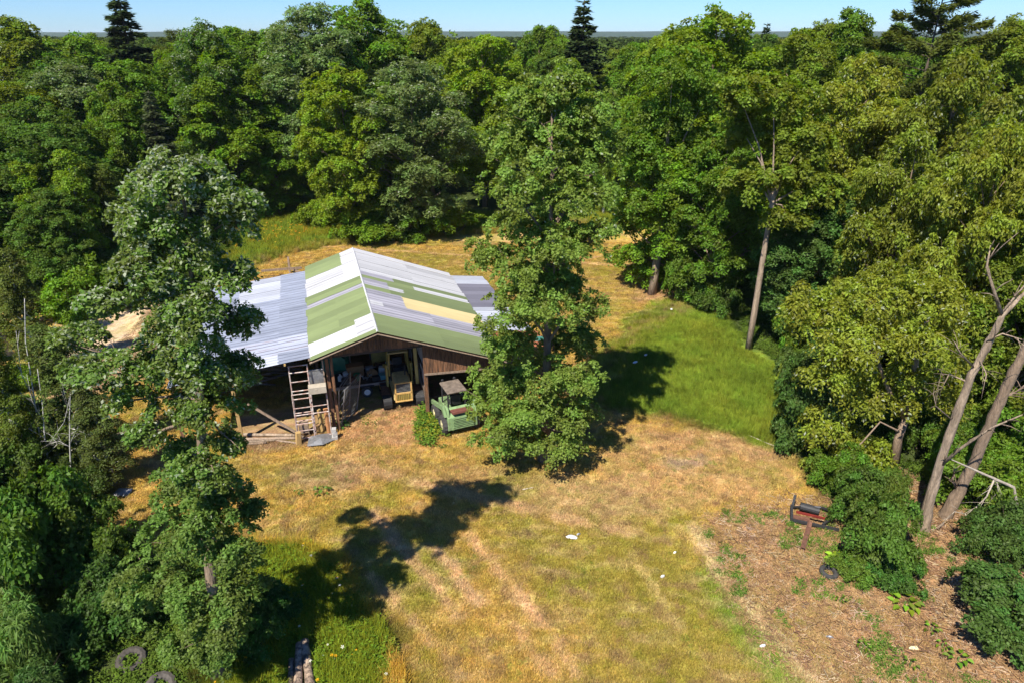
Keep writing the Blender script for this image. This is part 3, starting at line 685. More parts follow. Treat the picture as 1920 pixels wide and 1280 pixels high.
# ---- hand-shaped trees standing in the clearing
def shaped(name, label, base, Y, lob_px, n, leaf, tint, h, seed, r0=.2, dj=.9, bark=BARK, trunk=None, lean=(0, 0), axis_px=None, **kw):
    bx, by = P(*base); rg = random.Random(seed); lobes = []
    for q in lob_px:
        cx, cy_, rx, ry = q[:4]; dy = q[4] if len(q) > 4 else rg.uniform(-dj, dj)
        x, yy, z = AT(cx, cy_, by + dy); s = SC(yy, z); r1, r2 = rx * s, ry * s
        lobes.append((x - bx, yy - by, z, r1, (r1 + r2) / 2, r2 * 1.08))
    t = thing(name, label, 'tree', (bx, by, zg(bx, by)))
    ax = [Vector((0, 0, -.25))] + [Vector(AT(a, b, by)) - Vector((bx, by, 0)) for a, b in axis_px] if axis_px else None
    c = link('crown', crown_mesh('crown', lobes, n, leaf=leaf, seed=seed, **kw), t); c.color = (*tint, 1)
    link('trunk', mesh_of(trunk or skeleton(h, lobes, seed, r0, .1, lean, 4, 9, ax), 'trunk', bark), t); return t
OAK = [(340, 355, 105, 65), (250, 420, 60, 70), (440, 410, 55, 75), (330, 470, 110, 80), (420, 530, 75, 60), (255, 520, 60, 55), (190, 575, 55, 40), (150, 640, 55, 38), (175, 700, 70, 36), (340, 590, 70, 60),
       (450, 610, 52, 45), (290, 690, 75, 50), (430, 700, 65, 52), (240, 750, 55, 40), (370, 770, 100, 50), (270, 820, 45, 35), (430, 830, 50, 35), (340, 920, 62, 50), (410, 930, 60, 45), (475, 955, 38, 24),
       (380, 905, 60, 55, -.9), (385, 990, 60, 50, -.9), (380, 700, 60, 60, -.8), (375, 600, 55, 50, -.8), (350, 1010, 78, 55), (435, 1040, 60, 55), (310, 1100, 90, 65), (410, 1120, 95, 65), (370, 1190, 90, 45), (330, 640, 60, 60), (350, 860, 55, 45), (405, 1190, 60, 45, -.9), (400, 1235, 50, 30, -.8)]
shaped('oak_tree', 'tall narrow oak left of the barn with silvery upper leaves', (408, 1275), 0, [(q[0] + (12 if q[0] < 260 else 0), q[1], q[2] * .9, q[3] * .95) + tuple(q[4:]) for q in OAK], 118000, (.105, .062), (.135, .200, .036), 14.2, 3, .19, .8, axis_px=[(404, 1150), (388, 1000), (380, 850), (372, 700), (366, 600), (356, 480), (345, 370)], bough=.24, pale=.0, paletop=.30, k_in=(.3, 1.22))
CEN = [(1060, 170, 55, 45), (1000, 215, 65, 55), (1095, 230, 60, 55), (955, 285, 55, 60), (1040, 300, 95, 65), (1125, 300, 45, 60), (960, 365, 65, 48), (1075, 380, 85, 55), (1000, 425, 85, 42), (1065, 450, 70, 38),
       (925, 480, 58, 32), (1040, 480, 85, 50), (1010, 555, 75, 45), (1130, 440, 40, 25), (1005, 520, 75, 42), (1060, 540, 50, 38), (990, 590, 85, 48), (1090, 585, 50, 36), (955, 650, 65, 48), (1065, 650, 72, 50), (965, 715, 75, 50), (1065, 720, 70, 50), (915, 760, 45, 42),
       (1005, 785, 100, 52), (1090, 775, 38, 32), (950, 825, 55, 32), (1050, 835, 55, 32)]
shaped('maple_tree', 'full leafy tree standing in the lawn right of the barn', (1020, 862), 0, CEN, 135000, (.135, .085), (.180, .250, .042), 15.6, 5, .24, 1.4, bough=.30, pale=.0, paletop=.03, k_in=(.3, 1.22))
BAS = [(1560, 590, 80, 45), (1650, 560, 80, 45), (1750, 570, 80, 55), (1620, 640, 100, 48), (1735, 650, 70, 50), (1690, 710, 60, 42), (1560, 700, 60, 45), (1640, 745, 80, 40), (1555, 800, 55, 45), (1610, 840, 60, 35), (1530, 880, 36, 30), (1570, 905, 45, 35), (1630, 900, 50, 40), (1780, 740, 30, 60), (1500, 570, 35, 40)]
bx, by = P(1680, 870)
tk = MB()
def ptsY(l, Y, bx, by): return [tuple(Vector(AT(a, b, Y + (c[0] if c else 0))) - Vector((bx, by, 0))) for a, b, *c in l]
tk.tube(ptsY([(1676, 880), (1684, 820), (1700, 780)], by, bx, by), [.22, .17, .15], 9)
tk.tube(ptsY([(1700, 785), (1714, 700), (1722, 640), (1760, 560)], by, bx, by), [.16, .13, .1, .04], 8)
tk.tube(ptsY([(1698, 785), (1668, 735), (1640, 660), (1600, 600)], by, bx, by), [.13, .09, .06, .03], 7)
for l in ([(1640, 660), (1590, 660), (1550, 600)], [(1668, 735), (1610, 760), (1560, 790)], [(1722, 650), (1690, 600), (1660, 560)], [(1714, 700), (1760, 690), (1790, 740)], [(1690, 810), (1650, 790, -.6), (1615, 830, -1), (1590, 850, -1.4)]):
    tk.tube(ptsY(l, by, bx, by), [.06] + [.035] * (len(l) - 2) + [.012], 5, False)
shaped('basswood_tree', 'forked tree with hanging gold green leaves in front of the right thicket', (1680, 870), 0, BAS, 50000, (.165, .08), (.235, .265, .026), 8, 6, .2, .8, trunk=tk, bough=.42, droop=.9, upbias=.35, pale=.04)
# slim trunk tree by the tall grass, and the brown trunk at the lawn edge
def trunk_tree(name, label, path, r0, r1, tint, lobpx, bark, n=26000, droop=0.):
    n = int(n * 1.35)
    bx, by = P(*path[0]); mb = MB()
    pts = [Vector((0, 0, -.2))] + [Vector(AT(a, b, by)) - Vector((bx, by, 0)) for a, b in path[1:]]
    mb.tube(pts, [r0 + (r1 - r0) * i / (len(pts) - 1) for i in range(len(pts))], 9)
    for q in lobpx:
        c = Vector(AT(q[0], q[1], by)) - Vector((bx, by, 0)); mb.tube([pts[-1].lerp(pts[-2], .4), (pts[-1] + c) / 2, c], [r1 * .6, r1 * .35, r1 * .12], 5, False)
    shaped(name, label, path[0], 0, lobpx, n, (.20, .125), tint, 10, len(label), trunk=mb, dj=1.6, bark=bark, bough=.42, droop=droop)
trunk_tree('ash_tree', 'tree with thick bare reddish trunk at the edge of the lawn', [(1222, 552), (1228, 510), (1236, 460), (1240, 400), (1250, 320)], .34, .16, (.125, .205, .018),
           [(1250, 330, 80, 50), (1190, 290, 50, 50), (1310, 300, 60, 55), (1250, 220, 85, 60), (1200, 390, 50, 38), (1290, 400, 70, 38), (1340, 370, 50, 40), (1260, 150, 70, 50), (1320, 190, 60, 60), (1225, 420, 40, 26)], BARKL, 34000)
trunk_tree('aspen_tree', 'tall tree with straight bare tan trunk at the edge of the tall grass', [(1402, 658), (1414, 590), (1428, 500), (1440, 430), (1452, 350)], .19, .12, (.165, .21, .02),
           [(1450, 330, 80, 50), (1400, 260, 60, 50), (1500, 280, 60, 55), (1450, 200, 80, 55), (1400, 350, 45, 35), (1520, 370, 60, 45), (1480, 420, 50, 28), (1390, 190, 50, 50)], BARKL, 30000)

# dead leaning trunks at right
def limbs(t, name, paths, m, n=7):
    for pts, rs in paths:
        mb = MB(); mb.tube(pts, rs, n); mb.build(name, m, t, smooth=True)
def dead_tree(name, label, base, Yoff, main, rs, branches, bark, group=None):
    bx, by = P(*base); t = thing(name, label, 'tree', (bx, by, zg(bx, by)), group=group)
    conv = lambda l: [Vector(AT(a, b, by + (c[0] if c else 0))) - Vector((bx, by, 0)) for a, b, *c in l]
    mp = conv(main); mp[0].z = -.25; rq = random.Random(len(label) + 5); m2 = []; r2 = []
    for i in range(len(mp) - 1):
        for k in range(5):
            t_ = k / 5; r_ = rs[i] + (rs[i + 1] - rs[i]) * t_; m2.append(mp[i].lerp(mp[i + 1], t_) + Vector((rq.uniform(-1, 1), rq.uniform(-1, 1), 0)) * r_ * .14); r2.append(r_ * rq.uniform(.9, 1.12))
    m2.append(mp[-1]); r2.append(rs[-1])
    mb = MB(); mb.tube(m2, r2, 10); mb.build('trunk', bark, t, smooth=True)
    rg = random.Random(len(label))
    for l, r in branches:
        pts = conv(l); mb = MB(); mb.tube(pts, [r * (1 - .75 * i / (len(pts) - 1)) for i in range(len(pts))], 6)
        for k in range(9):
            i = rg.randrange(len(pts) - 1); p = pts[i].lerp(pts[i + 1], rg.random()); d = (pts[i + 1] - pts[i]).normalized() + Vector((rg.uniform(-1, 1), rg.uniform(-1, 1), rg.uniform(-.7, .9)))
            q = p + d * rg.uniform(.25, .7); mb.tube([p, p.lerp(q, .5) + Vector((0, 0, .05)), q], [r * .35, r * .22, r * .08], 4)
        mb.build('branch', bark, t, smooth=True)
    return t
dead_tree('leaning_tree', 'dead tree leaning right with bare twiggy top beside the basswood', (1732, 992), 0, [(1732, 992), (1742, 940), (1765, 860), (1790, 790), (1822, 700), (1850, 650), (1880, 590), (1925, 545)],
          [.22, .18, .16, .15, .13, .12, .09, .04],
          [([(1760, 875), (1800, 840, -.5), (1860, 800, -1), (1920, 775, -1.3)], .07), ([(1878, 590), (1862, 540), (1850, 500), (1858, 460)], .07), ([(1850, 640), (1880, 625, -.4), (1930, 640, -.6)], .04),
           ([(1880, 585), (1900, 560), (1950, 500)], .05), ([(1828, 690), (1800, 660, -.5), (1790, 640, -.6)], .035), ([(1815, 715), (1780, 700, .3), (1760, 740, .3)], .035), ([(1790, 790), (1755, 760), (1750, 735)], .03), ([(1835, 670), (1850, 700, -.5), (1845, 720, -.8)], .03)], BARKL)
dead_tree('leaning_tree', 'thick grey trunk leaning steeply right behind the twiggy dead tree', (1768, 968), 0, [(1768, 968), (1800, 920), (1830, 860), (1862, 780), (1895, 710), (1930, 640), (1990, 540)],
          [.26, .21, .19, .18, .17, .15, .09],
          [([(1880, 745), (1905, 735, .4), (1950, 700, .6)], .06), ([(1800, 925), (1785, 900), (1790, 880)], .07)], BARK)
dead_tree('fallen_limb', 'bleached broken limb hanging over the bushes at the right edge', (1765, 1000), 0, [(1950, 932), (1900, 912), (1850, 890), (1810, 872), (1778, 858)], [.06, .055, .045, .03, .012],
          [([(1865, 896), (1850, 930), (1830, 950), (1808, 962)], .035), ([(1808, 962), (1790, 958), (1775, 972), (1762, 990)], .022), ([(1810, 962), (1818, 985), (1828, 1010)], .02), ([(1868, 897), (1872, 920), (1850, 945)], .018)], DEAD)
# bare white saplings at left
for i, (lab, base, main, r, br) in enumerate([
    ('white stemmed bare sapling furthest left, forking low', (88, 880), [(88, 880), (72, 800), (62, 730), (48, 640), (46, 560)], .055, [[(72, 800), (40, 740), (20, 690)], [(65, 750), (40, 700), (30, 620)], [(80, 830), (20, 780), (8, 720)]]),
    ('grey bare sapling with spread twigs between two white stems', (92, 890), [(92, 890), (84, 820), (80, 760), (70, 690)], .05, [[(86, 840), (120, 790), (132, 740)], [(82, 790), (60, 750), (50, 700)], [(84, 820), (50, 800), (20, 770)], [(88, 850), (120, 820), (170, 790)]]),
    ('speckled birch stem standing by the oak with arching bare twigs', (131, 905), [(131, 905), (131, 840), (130, 780), (132, 730)], .05, [[(131, 830), (150, 790), (180, 770)], [(131, 800), (160, 810), (175, 815)], [(130, 835), (110, 825), (95, 830)], [(131, 800), (140, 770), (148, 765)]])]):
    dead_tree('bare_sapling', lab, base, 0, main, [r * .75 * (1 - .7 * k / (len(main) - 1)) for k in range(len(main))], [(b, r * .4) for b in br], BIRCH)

# shrubs and understorey
SH = [
    ('shrub0', 1655, 1000, 150, 200, 'large glossy green bush between the rusty implement and the dead trunks', (.095, .160, .022)),
    ('shrub1', 1625, 930, 130, 150, 'green bush behind the rusty implement', (.10, .165, .022)),
    ('shrub2', 1675, 1060, 110, 90, 'low front bush at the foot of the leaning dead trees', (.075, .15, .022)),
    ('willow', 1662, 930, 100, 170, 'taller ragged yellow green bush at the foot of the basswood', (.15, .20, .028)),
    ('shrub2', 1600, 1060, 90, 70, 'small bright bush behind the lime burdock', (.13, .21, .025)),
    ('shrub1', 1570, 880, 110, 110, 'bush under the hanging basswood leaves', 'mid'),
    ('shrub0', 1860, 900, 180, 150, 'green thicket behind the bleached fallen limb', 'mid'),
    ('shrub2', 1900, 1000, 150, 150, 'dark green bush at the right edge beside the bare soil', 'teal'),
    ('shrub1', 1880, 1160, 210, 140, 'sprawling leafy bush in the lower right corner', 'teal'),
    ('shrub0', 1520, 770, 130, 190, 'shady bush at the right end of the tall grass', 'teal'),
    ('shrub1', 1505, 690, 105, 160, 'blue green bush behind the tall grass', 'teal'),
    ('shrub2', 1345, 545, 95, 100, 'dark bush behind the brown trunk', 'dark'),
    ('shrub1', 1285, 525, 80, 110, 'bush beside the brown trunk at the lawn edge', 'mid'),
    ('shrub0', 1482, 585, 95, 150, 'leafy bush behind the tan aspen trunk', 'mid'),
    ('shrub2', 690, 425, 120, 80, 'low bush at the foot of the yellow green ash', 'bright'),
    ('shrub0', 760, 420, 110, 70, 'rounded bush at the back edge of the mown field', 'mid'),
    ('shrub1', 850, 420, 120, 60, 'wide yellow green bush at the back edge of the mown field', 'bright'),
    ('shrub2', 600, 395, 90, 80, 'bush between the meadow and the ash tree', 'yellow'),
    ('shrub0', 130, 540, 160, 130, 'low green bushes behind the log pile', 'bright'),
    ('shrub1', 250, 500, 140, 130, 'bush at the forest edge behind the oak crown', 'dark'),
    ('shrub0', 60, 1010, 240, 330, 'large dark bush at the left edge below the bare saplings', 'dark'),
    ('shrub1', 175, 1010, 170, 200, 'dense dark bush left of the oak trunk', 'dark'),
    ('shrub2', 150, 900, 110, 120, 'small leafy bush by the white birch stem', (.075, .11, .02)),
    ('shrub2', 215, 1120, 200, 170, 'mid green bush below the dense dark bush', (.060, .125, .02)),
    ('shrub0', 385, 1200, 130, 120, 'yellow green bush at the foot of the oak', (.10, .17, .02)),
    ('shrub1', 465, 1180, 130, 130, 'leafy bush right of the oak foot', (.07, .14, .02)),
    ('willow', 30, 1180, 190, 260, 'narrow leaved willow bush in the lower left corner', (.13, .21, .04)),
    ('willow', 70, 1310, 170, 150, 'shaded willow bush at the bottom edge left of the tyres', (.075, .14, .03)),
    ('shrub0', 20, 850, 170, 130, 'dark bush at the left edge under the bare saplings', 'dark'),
    ('shrub1', -10, 760, 130, 110, 'yellow green bush at the left edge above the bare saplings', 'yellow'),
    ('shrub2', 40, 700, 100, 60, 'low scrub at the left below the log heap', 'bright'),
    ('shrub1', 1930, 690, 130, 120, 'bush in the gap between grey trunk and right edge', 'mid'),
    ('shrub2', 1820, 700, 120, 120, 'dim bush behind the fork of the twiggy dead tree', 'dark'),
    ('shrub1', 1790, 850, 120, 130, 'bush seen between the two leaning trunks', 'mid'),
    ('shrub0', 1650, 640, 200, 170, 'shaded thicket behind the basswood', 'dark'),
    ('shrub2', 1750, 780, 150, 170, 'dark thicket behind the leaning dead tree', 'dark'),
    ('shrub2', 515, 1130, 110, 100, 'green bush at the left of the flowering weeds', (.055, .13, .02)),
    ('shrub0', 1900, 780, 160, 150, 'mid green bush behind the thick grey trunk', 'mid'),
]
for key, px, py, wpx, hpx, lab, ti in SH:       # px, py: centre of the bush in the picture
    bx, by = P(px, py + hpx * .45); s = SC(by, 1); w = wpx * s * 1.05; h = hpx * s * 1.0
    tree(key, (bx, by + w * .2, -.05), h, w, lab, ti, name='leafy_bush', cat='bush')


# ------------------------------------------------------------------ the barn; x across the slopes, y from front to back, ridge at x = 0
BA = math.atan2(.2848, .9586); R0 = (-5.96, 27.78)
def BW(w, s, z=0.0): return (R0[0] + .9586 * w - .2848 * s, R0[1] + .2848 * w + .9586 * s, z)
barn = thing('barn', 'weathered open fronted barn roofed with patchwork green, white and grey metal sheets', 'barn', (*R0, 0), BA)
def sheetmat(name, col, metal=.0, rough=.45, rust=.0, var=.10):
    m = mat(name, col, rough, metal, var=var, scale=.9, stretch=(1, 3, 1), bump=0)
    nt = m.node_tree; n = nt.nodes; l = nt.links; b = n['Principled BSDF']; src = b.inputs['Base Color'].links[0].from_socket
    tc = n.new('ShaderNodeTexCoord'); mp = n.new('ShaderNodeMapping'); mp.inputs['Scale'].default_value = (.7, 9, 1); l.new(tc.outputs['Object'], mp.inputs[0])
    no = n.new('ShaderNodeTexNoise'); no.inputs['Scale'].default_value = 1.0; no.inputs['Detail'].default_value = 7; no.inputs['Roughness'].default_value = .7; l.new(mp.outputs[0], no.inputs['Vector'])
    cr = n.new('ShaderNodeValToRGB'); cr.color_ramp.elements[0].position = .60 - rust * .12; cr.color_ramp.elements[1].position = .74 - rust * .1
    l.new(no.outputs[0], cr.inputs[0]); mx = n.new('ShaderNodeMix'); mx.data_type = 'RGBA'
    mu = n.new('ShaderNodeMath'); mu.operation = 'MULTIPLY'; l.new(cr.outputs[0], mu.inputs[0]); mu.inputs[1].default_value = .22 + rust * 1.1
    l.new(mu.outputs[0], mx.inputs[0]); l.new(src, mx.inputs[6]); mx.inputs[7].default_value = (.26, .11, .05, 1) if rust else (col[0] * .6, col[1] * .58, col[2] * .55, 1)
    l.new(mx.outputs[2], b.inputs['Base Color']); return m
SM = dict(green=sheetmat('sheet_green', (.175, .215, .090)), white=sheetmat('sheet_white', (.50, .50, .51)), lav=sheetmat('sheet_grey', (.34, .33, .37)),
          cream=sheetmat('sheet_cream', (.56, .46, .23)), galv=sheetmat('sheet_galvanised', (.37, .40, .47), .35, .38, .0, .2), rusty=sheetmat('sheet_rusty', (.46, .49, .57), .3, .45, .55, .15),
          dark=sheetmat('sheet_dark', (.17, .165, .20)), pale=sheetmat('sheet_pale', (.48, .50, .55), .2, .4), rust=sheetmat('sheet_rust', (.30, .10, .045), 0, .8), teal=sheetmat('sheet_teal', (.07, .22, .17)))
CORR = dict(green=(.23, .016), white=(.45, .014), lav=(.36, .016), cream=(.30, .03), galv=(.34, .014), rusty=(.34, .014), dark=(.2, .008), pale=(.3, .01), rust=(.17, .014), teal=(.2, .01))
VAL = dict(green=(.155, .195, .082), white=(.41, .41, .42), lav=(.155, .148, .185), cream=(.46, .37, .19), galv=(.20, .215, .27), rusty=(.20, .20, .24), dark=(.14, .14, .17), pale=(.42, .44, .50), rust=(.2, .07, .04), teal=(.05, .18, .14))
SMV = {k_: sheetmat('valley_' + k_, c_, .3 if k_ in ('galv', 'rusty', 'pale') else 0, .5, .55 if k_ == 'rusty' else 0) for k_, c_ in VAL.items()}   # darker colour on the alternate valley faces of the corrugation
def sheet(s0, s1, w0, w1, z0, z1, kind, lift=0.0):
    pit, amp = CORR[kind]; n = max(2, int(round((s1 - s0) / pit * 2))); V = []; F = []; mm = 3
    tw = R.uniform(-.006, .006)
    for i in range(n + 1):
        s = s0 + (s1 - s0) * (i + (.22 if i % 2 and i < n else 0)) / n
        for j in range(mm + 1):
            t = j / mm; V.append((w0 + (w1 - w0) * t, s + tw * (t - .5), z0 + (z1 - z0) * t + (amp if i % 2 else -amp) + lift + .006 * sin(t * 9 + s * 3)))
    for i in range(n):
        for j in range(mm): a = i * (mm + 1) + j; F.append((a, a + 1, a + mm + 2, a + mm + 1))
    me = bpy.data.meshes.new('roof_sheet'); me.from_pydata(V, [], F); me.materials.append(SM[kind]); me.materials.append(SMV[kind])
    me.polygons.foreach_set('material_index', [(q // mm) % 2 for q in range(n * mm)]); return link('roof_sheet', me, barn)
def rows(spec, zf, side, wid=.78):
    k = 0
    for s0, s1, segs in spec:
        n = max(1, round((s1 - s0) / wid))
        for i in range(n):
            a = s0 + (s1 - s0) * i / n; b = s0 + (s1 - s0) * (i + 1) / n + .03
            k += 1
            for q, (w0, w1, kind) in enumerate(segs):
                ww0 = side * w0; ww1 = side * (w1 + (.05 if w1 < segs[-1][1] else R.uniform(-.05, .06)))
                sheet(a, b, ww0, ww1, zf(ww0), zf(ww1), kind, .05 + .016 * (k % 2) - .012 * q)
zl = lambda w: 5 - .333 * abs(w); zr = lambda w: 5 - .3667 * abs(w)
rows([(-.02, .30, [(0, 3, 'green')]), (.30, 1.75, [(0, .8, 'white'), (.8, 3, 'white')]), (1.75, 2.3, [(0, .8, 'white'), (.8, 3, 'green')]), (2.3, 6.2, [(0, 1.5, 'green'), (1.5, 3, 'green')]), (6.2, 6.9, [(0, 3, 'lav')]), (6.9, 8.1, [(0, 3, 'green')]),
      (8.1, 11.3, [(0, .8, 'white'), (.8, 3, 'white')]), (11.3, 13.7, [(0, .8, 'white'), (.8, 3, 'green')])], zl, -1)
rows([(-.02, 2.3, [(0, 3, 'green'), (3, 6, 'green')]), (2.3, 3.65, [(0, 3, 'lav'), (3, 6, 'lav')]), (3.65, 4.2, [(0, .65, 'white'), (.65, 3, 'lav'), (3, 6, 'lav')]), (4.2, 6.0, [(0, 1.85, 'lav'), (1.85, 6, 'cream')]),
      (6.0, 6.7, [(0, 1.3, 'green'), (1.3, 6, 'green')]), (6.7, 7.25, [(0, 1.3, 'lav'), (1.3, 2.1, 'white'), (2.1, 6, 'green')]), (7.25, 7.75, [(0, 1.3, 'lav'), (1.3, 6, 'green')]), (7.75, 8.4, [(0, 2.8, 'green'), (2.8, 6, 'white')]),
      (8.4, 8.95, [(0, 1.75, 'lav'), (1.75, 6, 'green')]), (8.95, 13.7, [(0, 3, 'white'), (3, 6.0, 'white')])], zr, 1)
zll = lambda w: 3.92 - .10 * (abs(w) - 3)
rows([(.5, 1.6, [(2.85, 4.35, 'galv'), (4.35, 6.6, 'pale'), (6.6, 8.95, 'galv')]), (1.6, 3.3, [(2.85, 4.35, 'rusty'), (4.35, 6.6, 'rusty'), (6.6, 8.95, 'galv')]), (3.3, 9.0, [(2.85, 4.35, 'galv'), (4.35, 6.6, 'galv'), (6.6, 8.95, 'galv')]),
      (9.0, 13.1, [(2.85, 4.35, 'galv'), (4.35, 6.6, 'pale'), (6.6, 8.9, 'galv')])], zll, -1)
zrl = lambda w: 2.66 - .12 * (w - 6)
rows([(1.9, 2.5, [(6.0, 8.9, 'rust')]), (2.5, 3.2, [(6.0, 8.9, 'teal')]), (3.2, 4.0, [(6, 8.8, 'rust')]), (4.0, 7.6, [(5.95, 8.6, 'pale')]), (7.6, 11.9, [(5.95, 8.2, 'dark')]), (11.9, 13.6, [(5.95, 8.2, 'pale')])], zrl, 1)
WD = mat('barn_board', (.33, .155, .075), .9, col2=(.085, .05, .032), scale=2.2, stretch=(6, 6, .7), thr=(.38, .66), bump=.5)
WG = mat('grey_board', (.30, .22, .16), .9, var=.45, scale=2.5, stretch=(5, 5, .8), bump=.4)
WW = mat('whitewashed_board', (.60, .60, .60), .9, col2=(.26, .25, .25), scale=2.5, stretch=(5, 2, .6), thr=(.3, .55), bump=.3)
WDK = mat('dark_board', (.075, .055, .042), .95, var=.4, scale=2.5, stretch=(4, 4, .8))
WP = mat('new_timber', (.50, .33, .13), .8, var=.25, scale=3, stretch=(4, 4, .6))
RB = mat('rusty_steel', (.16, .075, .048), .8, var=.5, scale=9)
def plank(x, y, z0, z1, w, m, t=.028, tilt=0, name='plank'):
    b = MB(); b.box((0, 0, (z1 - z0) / 2), (w, t, z1 - z0), (0, tilt, 0)); o = b.build(name, m, barn); o.location = (x, y, z0); return o
WY = .55
w = -2.4
while w < 2.1:       # gable boards over the main bay
    ww = R.uniform(.15, .23); c = w + ww / 2; zt = (zl(c) if c < 0 else zr(c)) - .06; zb = 3.92 + R.uniform(-.03, .03) - .0 * c
    if zt - zb > .03: plank(c, WY + R.uniform(0, .012), zb, zt, ww - .012, WD)
    w += ww
w = 2.12
while w < 6.0:       # boards of the right-hand bay, down to the rusty lintel
    ww = R.uniform(.13, .21); c = w + ww / 2; plank(c, WY - .02 + R.uniform(0, .016), 2.42 - .035 * (c - 2.1) + R.uniform(-.03, .03), zr(c) - .06, ww - .012, WD, tilt=R.uniform(-.01, .01)); w += ww
b = MB(); b.bar((2.05, WY - .05, 2.40), (6.0, WY - .05, 2.24), .05, .09); b.build('lintel', WG, barn)
b = MB(); b.bar((-2.75, WY + .06, 3.9), (2.1, WY + .06, 3.9), .09, .2); b.build('header_beam', WDK, barn)
for sgn, zf, w1 in ((-1, zl, 3.03), (1, zr, 6.03)):   # barge boards under the roof edge
    b = MB(); b.bar((0, .03, 4.93), (sgn * w1, .03, zf(w1) - .07), .12, .03); b.build('barge_board', WG, barn)
    b = MB(); b.bar((0, .08, 4.86), (sgn * w1, .08, zf(w1) - .14), .09, .05); b.build('fly_rafter', WDK, barn)
b = MB(); b.prism([(-.05, 5.045), (0, 5.075), (.05, 5.045), (.05, 5.055), (0, 5.09), (-.05, 5.055)], .0, 13.7); b.build('ridge_cap', SM['white'], barn)
for y in np.arange(1.2, 13.6, 1.25):                # rafters and purlins under the sheets
    b = MB(); b.bar((0, y, 4.88), (-3.0, y, 3.9), .10, .06); b.build('rafter', WDK, barn)
    b = MB(); b.bar((0, y, 4.88), (6.0, y, 2.68), .10, .06); b.build('rafter', WDK, barn)
    b = MB(); b.bar((-3.0, y, 3.82), (-8.9, y, 3.24), .08, .06); b.build('rafter', WDK, barn)
for x_ in (-3.05, -4.1, -5.5, -6.6, -7.8, -8.85):
    b = MB(); b.bar((x_, .46, zll(x_) - .04), (x_, 13.1, zll(x_) - .04), .08, .09); b.build('purlin', WP if x_ in (-4.1, -5.5, -6.6) else WG, barn)
for x_, y_, zt, m, d in [(-2.32, .75, 3.9, WD, .16), (-2.12, .62, 3.9, WD, .13), (-2.5, .62, 3.8, WG, .06), (2.12, .62, 4.1, WD, .16), (5.95, .6, 2.7, WD, .15), (-6.45, .9, 3.5, WP, .15), (-8.8, .7, 3.3, WD, .14), (-2.85, 4.8, 3.9, WDK, .14), (2.15, 4.8, 4.1, WDK, .14),
                         (-2.85, 9, 3.9, WDK, .14), (2.15, 9, 4.1, WDK, .14), (-8.8, 7, 3.3, WDK, .14), (-8.8, 12.8, 3.3, WDK, .14), (5.95, 6, 2.7, WDK, .14), (5.95, 12.8, 2.7, WDK, .14), (8.3, 4.2, 2.2, WDK, .12), (8.1, 13.3, 2.3, WDK, .12), (8.6, 2.2, 2.2, WDK, .12)]:
    plank(x_, y_, -.1, zt, d, m, d, name='post')
b = MB(); b.bar((1.75, 1.2, 3.9), (1.95, 2.4, 1.0), .16, .05); b.build('loose_board', mat('mossy_board', (.28, .26, .11), .9), barn)
y_ = .75                                              # whitewashed partition right of the main bay
while y_ < 13.2:
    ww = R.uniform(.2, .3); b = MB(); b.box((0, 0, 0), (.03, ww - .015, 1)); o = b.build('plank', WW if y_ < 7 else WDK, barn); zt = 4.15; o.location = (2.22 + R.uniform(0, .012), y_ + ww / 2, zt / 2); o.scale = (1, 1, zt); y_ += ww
b = MB(); b.bar((2.17, .9, .3), (2.17, 5.2, 3.5), .09, .04); b.build('brace', WDK, barn)
b = MB(); b.bar((2.17, .8, 2.3), (2.17, 5.2, 2.1), .1, .04); b.build('brace', WDK, barn)
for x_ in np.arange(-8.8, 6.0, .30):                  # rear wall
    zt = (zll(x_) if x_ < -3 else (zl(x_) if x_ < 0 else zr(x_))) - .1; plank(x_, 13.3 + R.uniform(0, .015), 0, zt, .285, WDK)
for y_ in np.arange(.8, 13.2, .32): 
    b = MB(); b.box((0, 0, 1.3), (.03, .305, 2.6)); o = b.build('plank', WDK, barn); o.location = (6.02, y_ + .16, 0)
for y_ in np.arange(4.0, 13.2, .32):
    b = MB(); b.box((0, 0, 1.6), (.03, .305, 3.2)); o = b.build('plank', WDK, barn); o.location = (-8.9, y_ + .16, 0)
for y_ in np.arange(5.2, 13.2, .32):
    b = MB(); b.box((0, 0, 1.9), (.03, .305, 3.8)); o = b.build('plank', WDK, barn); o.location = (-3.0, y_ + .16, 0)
b = MB(); b.bar((-5.95, .9, 1.9), (-3.75, .35, .1), .07, .10); b.build('diagonal_brace', WG, barn)

# ------------------------------------------------------------------ machines
def wheel(parent, c, axis, Rt, r, rim, tyre_m, rim_m, lug=.02, rimr=.55):
    b = MB(); b.ring(c, axis, Rt - r, r, 28, 8, 1.35, lug); ty = b.build('tyre', tyre_m, parent, smooth=False)
    b = MB(); A = Vector(axis).normalized(); C_ = Vector(c)
    b.tube([C_ - A * r * .9, C_ - A * r * .3, C_ + A * r * .3, C_ + A * r * .9], [Rt * rimr, Rt * rimr * .7, Rt * rimr * .7, Rt * rimr], 16); b.tube([C_ - A * r * 1.1, C_ + A * r * 1.1], Rt * .16, 10); b.build('rim', rim_m, parent)
RUB = mat('rubber', (.045, .043, .042), .9, var=.5, scale=7); YEL = mat('loader_paint', (.50, .37, .09), .6, var=.35, scale=4); YED = mat('dusty_paint', (.52, .41, .17), .8, var=.3, scale=6)
SG = mat('light_green_paint', (.20, .31, .14), .75, col2=(.12, .155, .08), scale=4, thr=(.3, .55)); BLK = mat('black_steel', (.03, .03, .032), .6, var=.4, scale=8); DIRT = mat('dusty_top', (.17, .135, .11), .95, var=.5, scale=5); STL = mat('grey_steel', (.30, .31, .33), .5, .6, var=.35, scale=6)
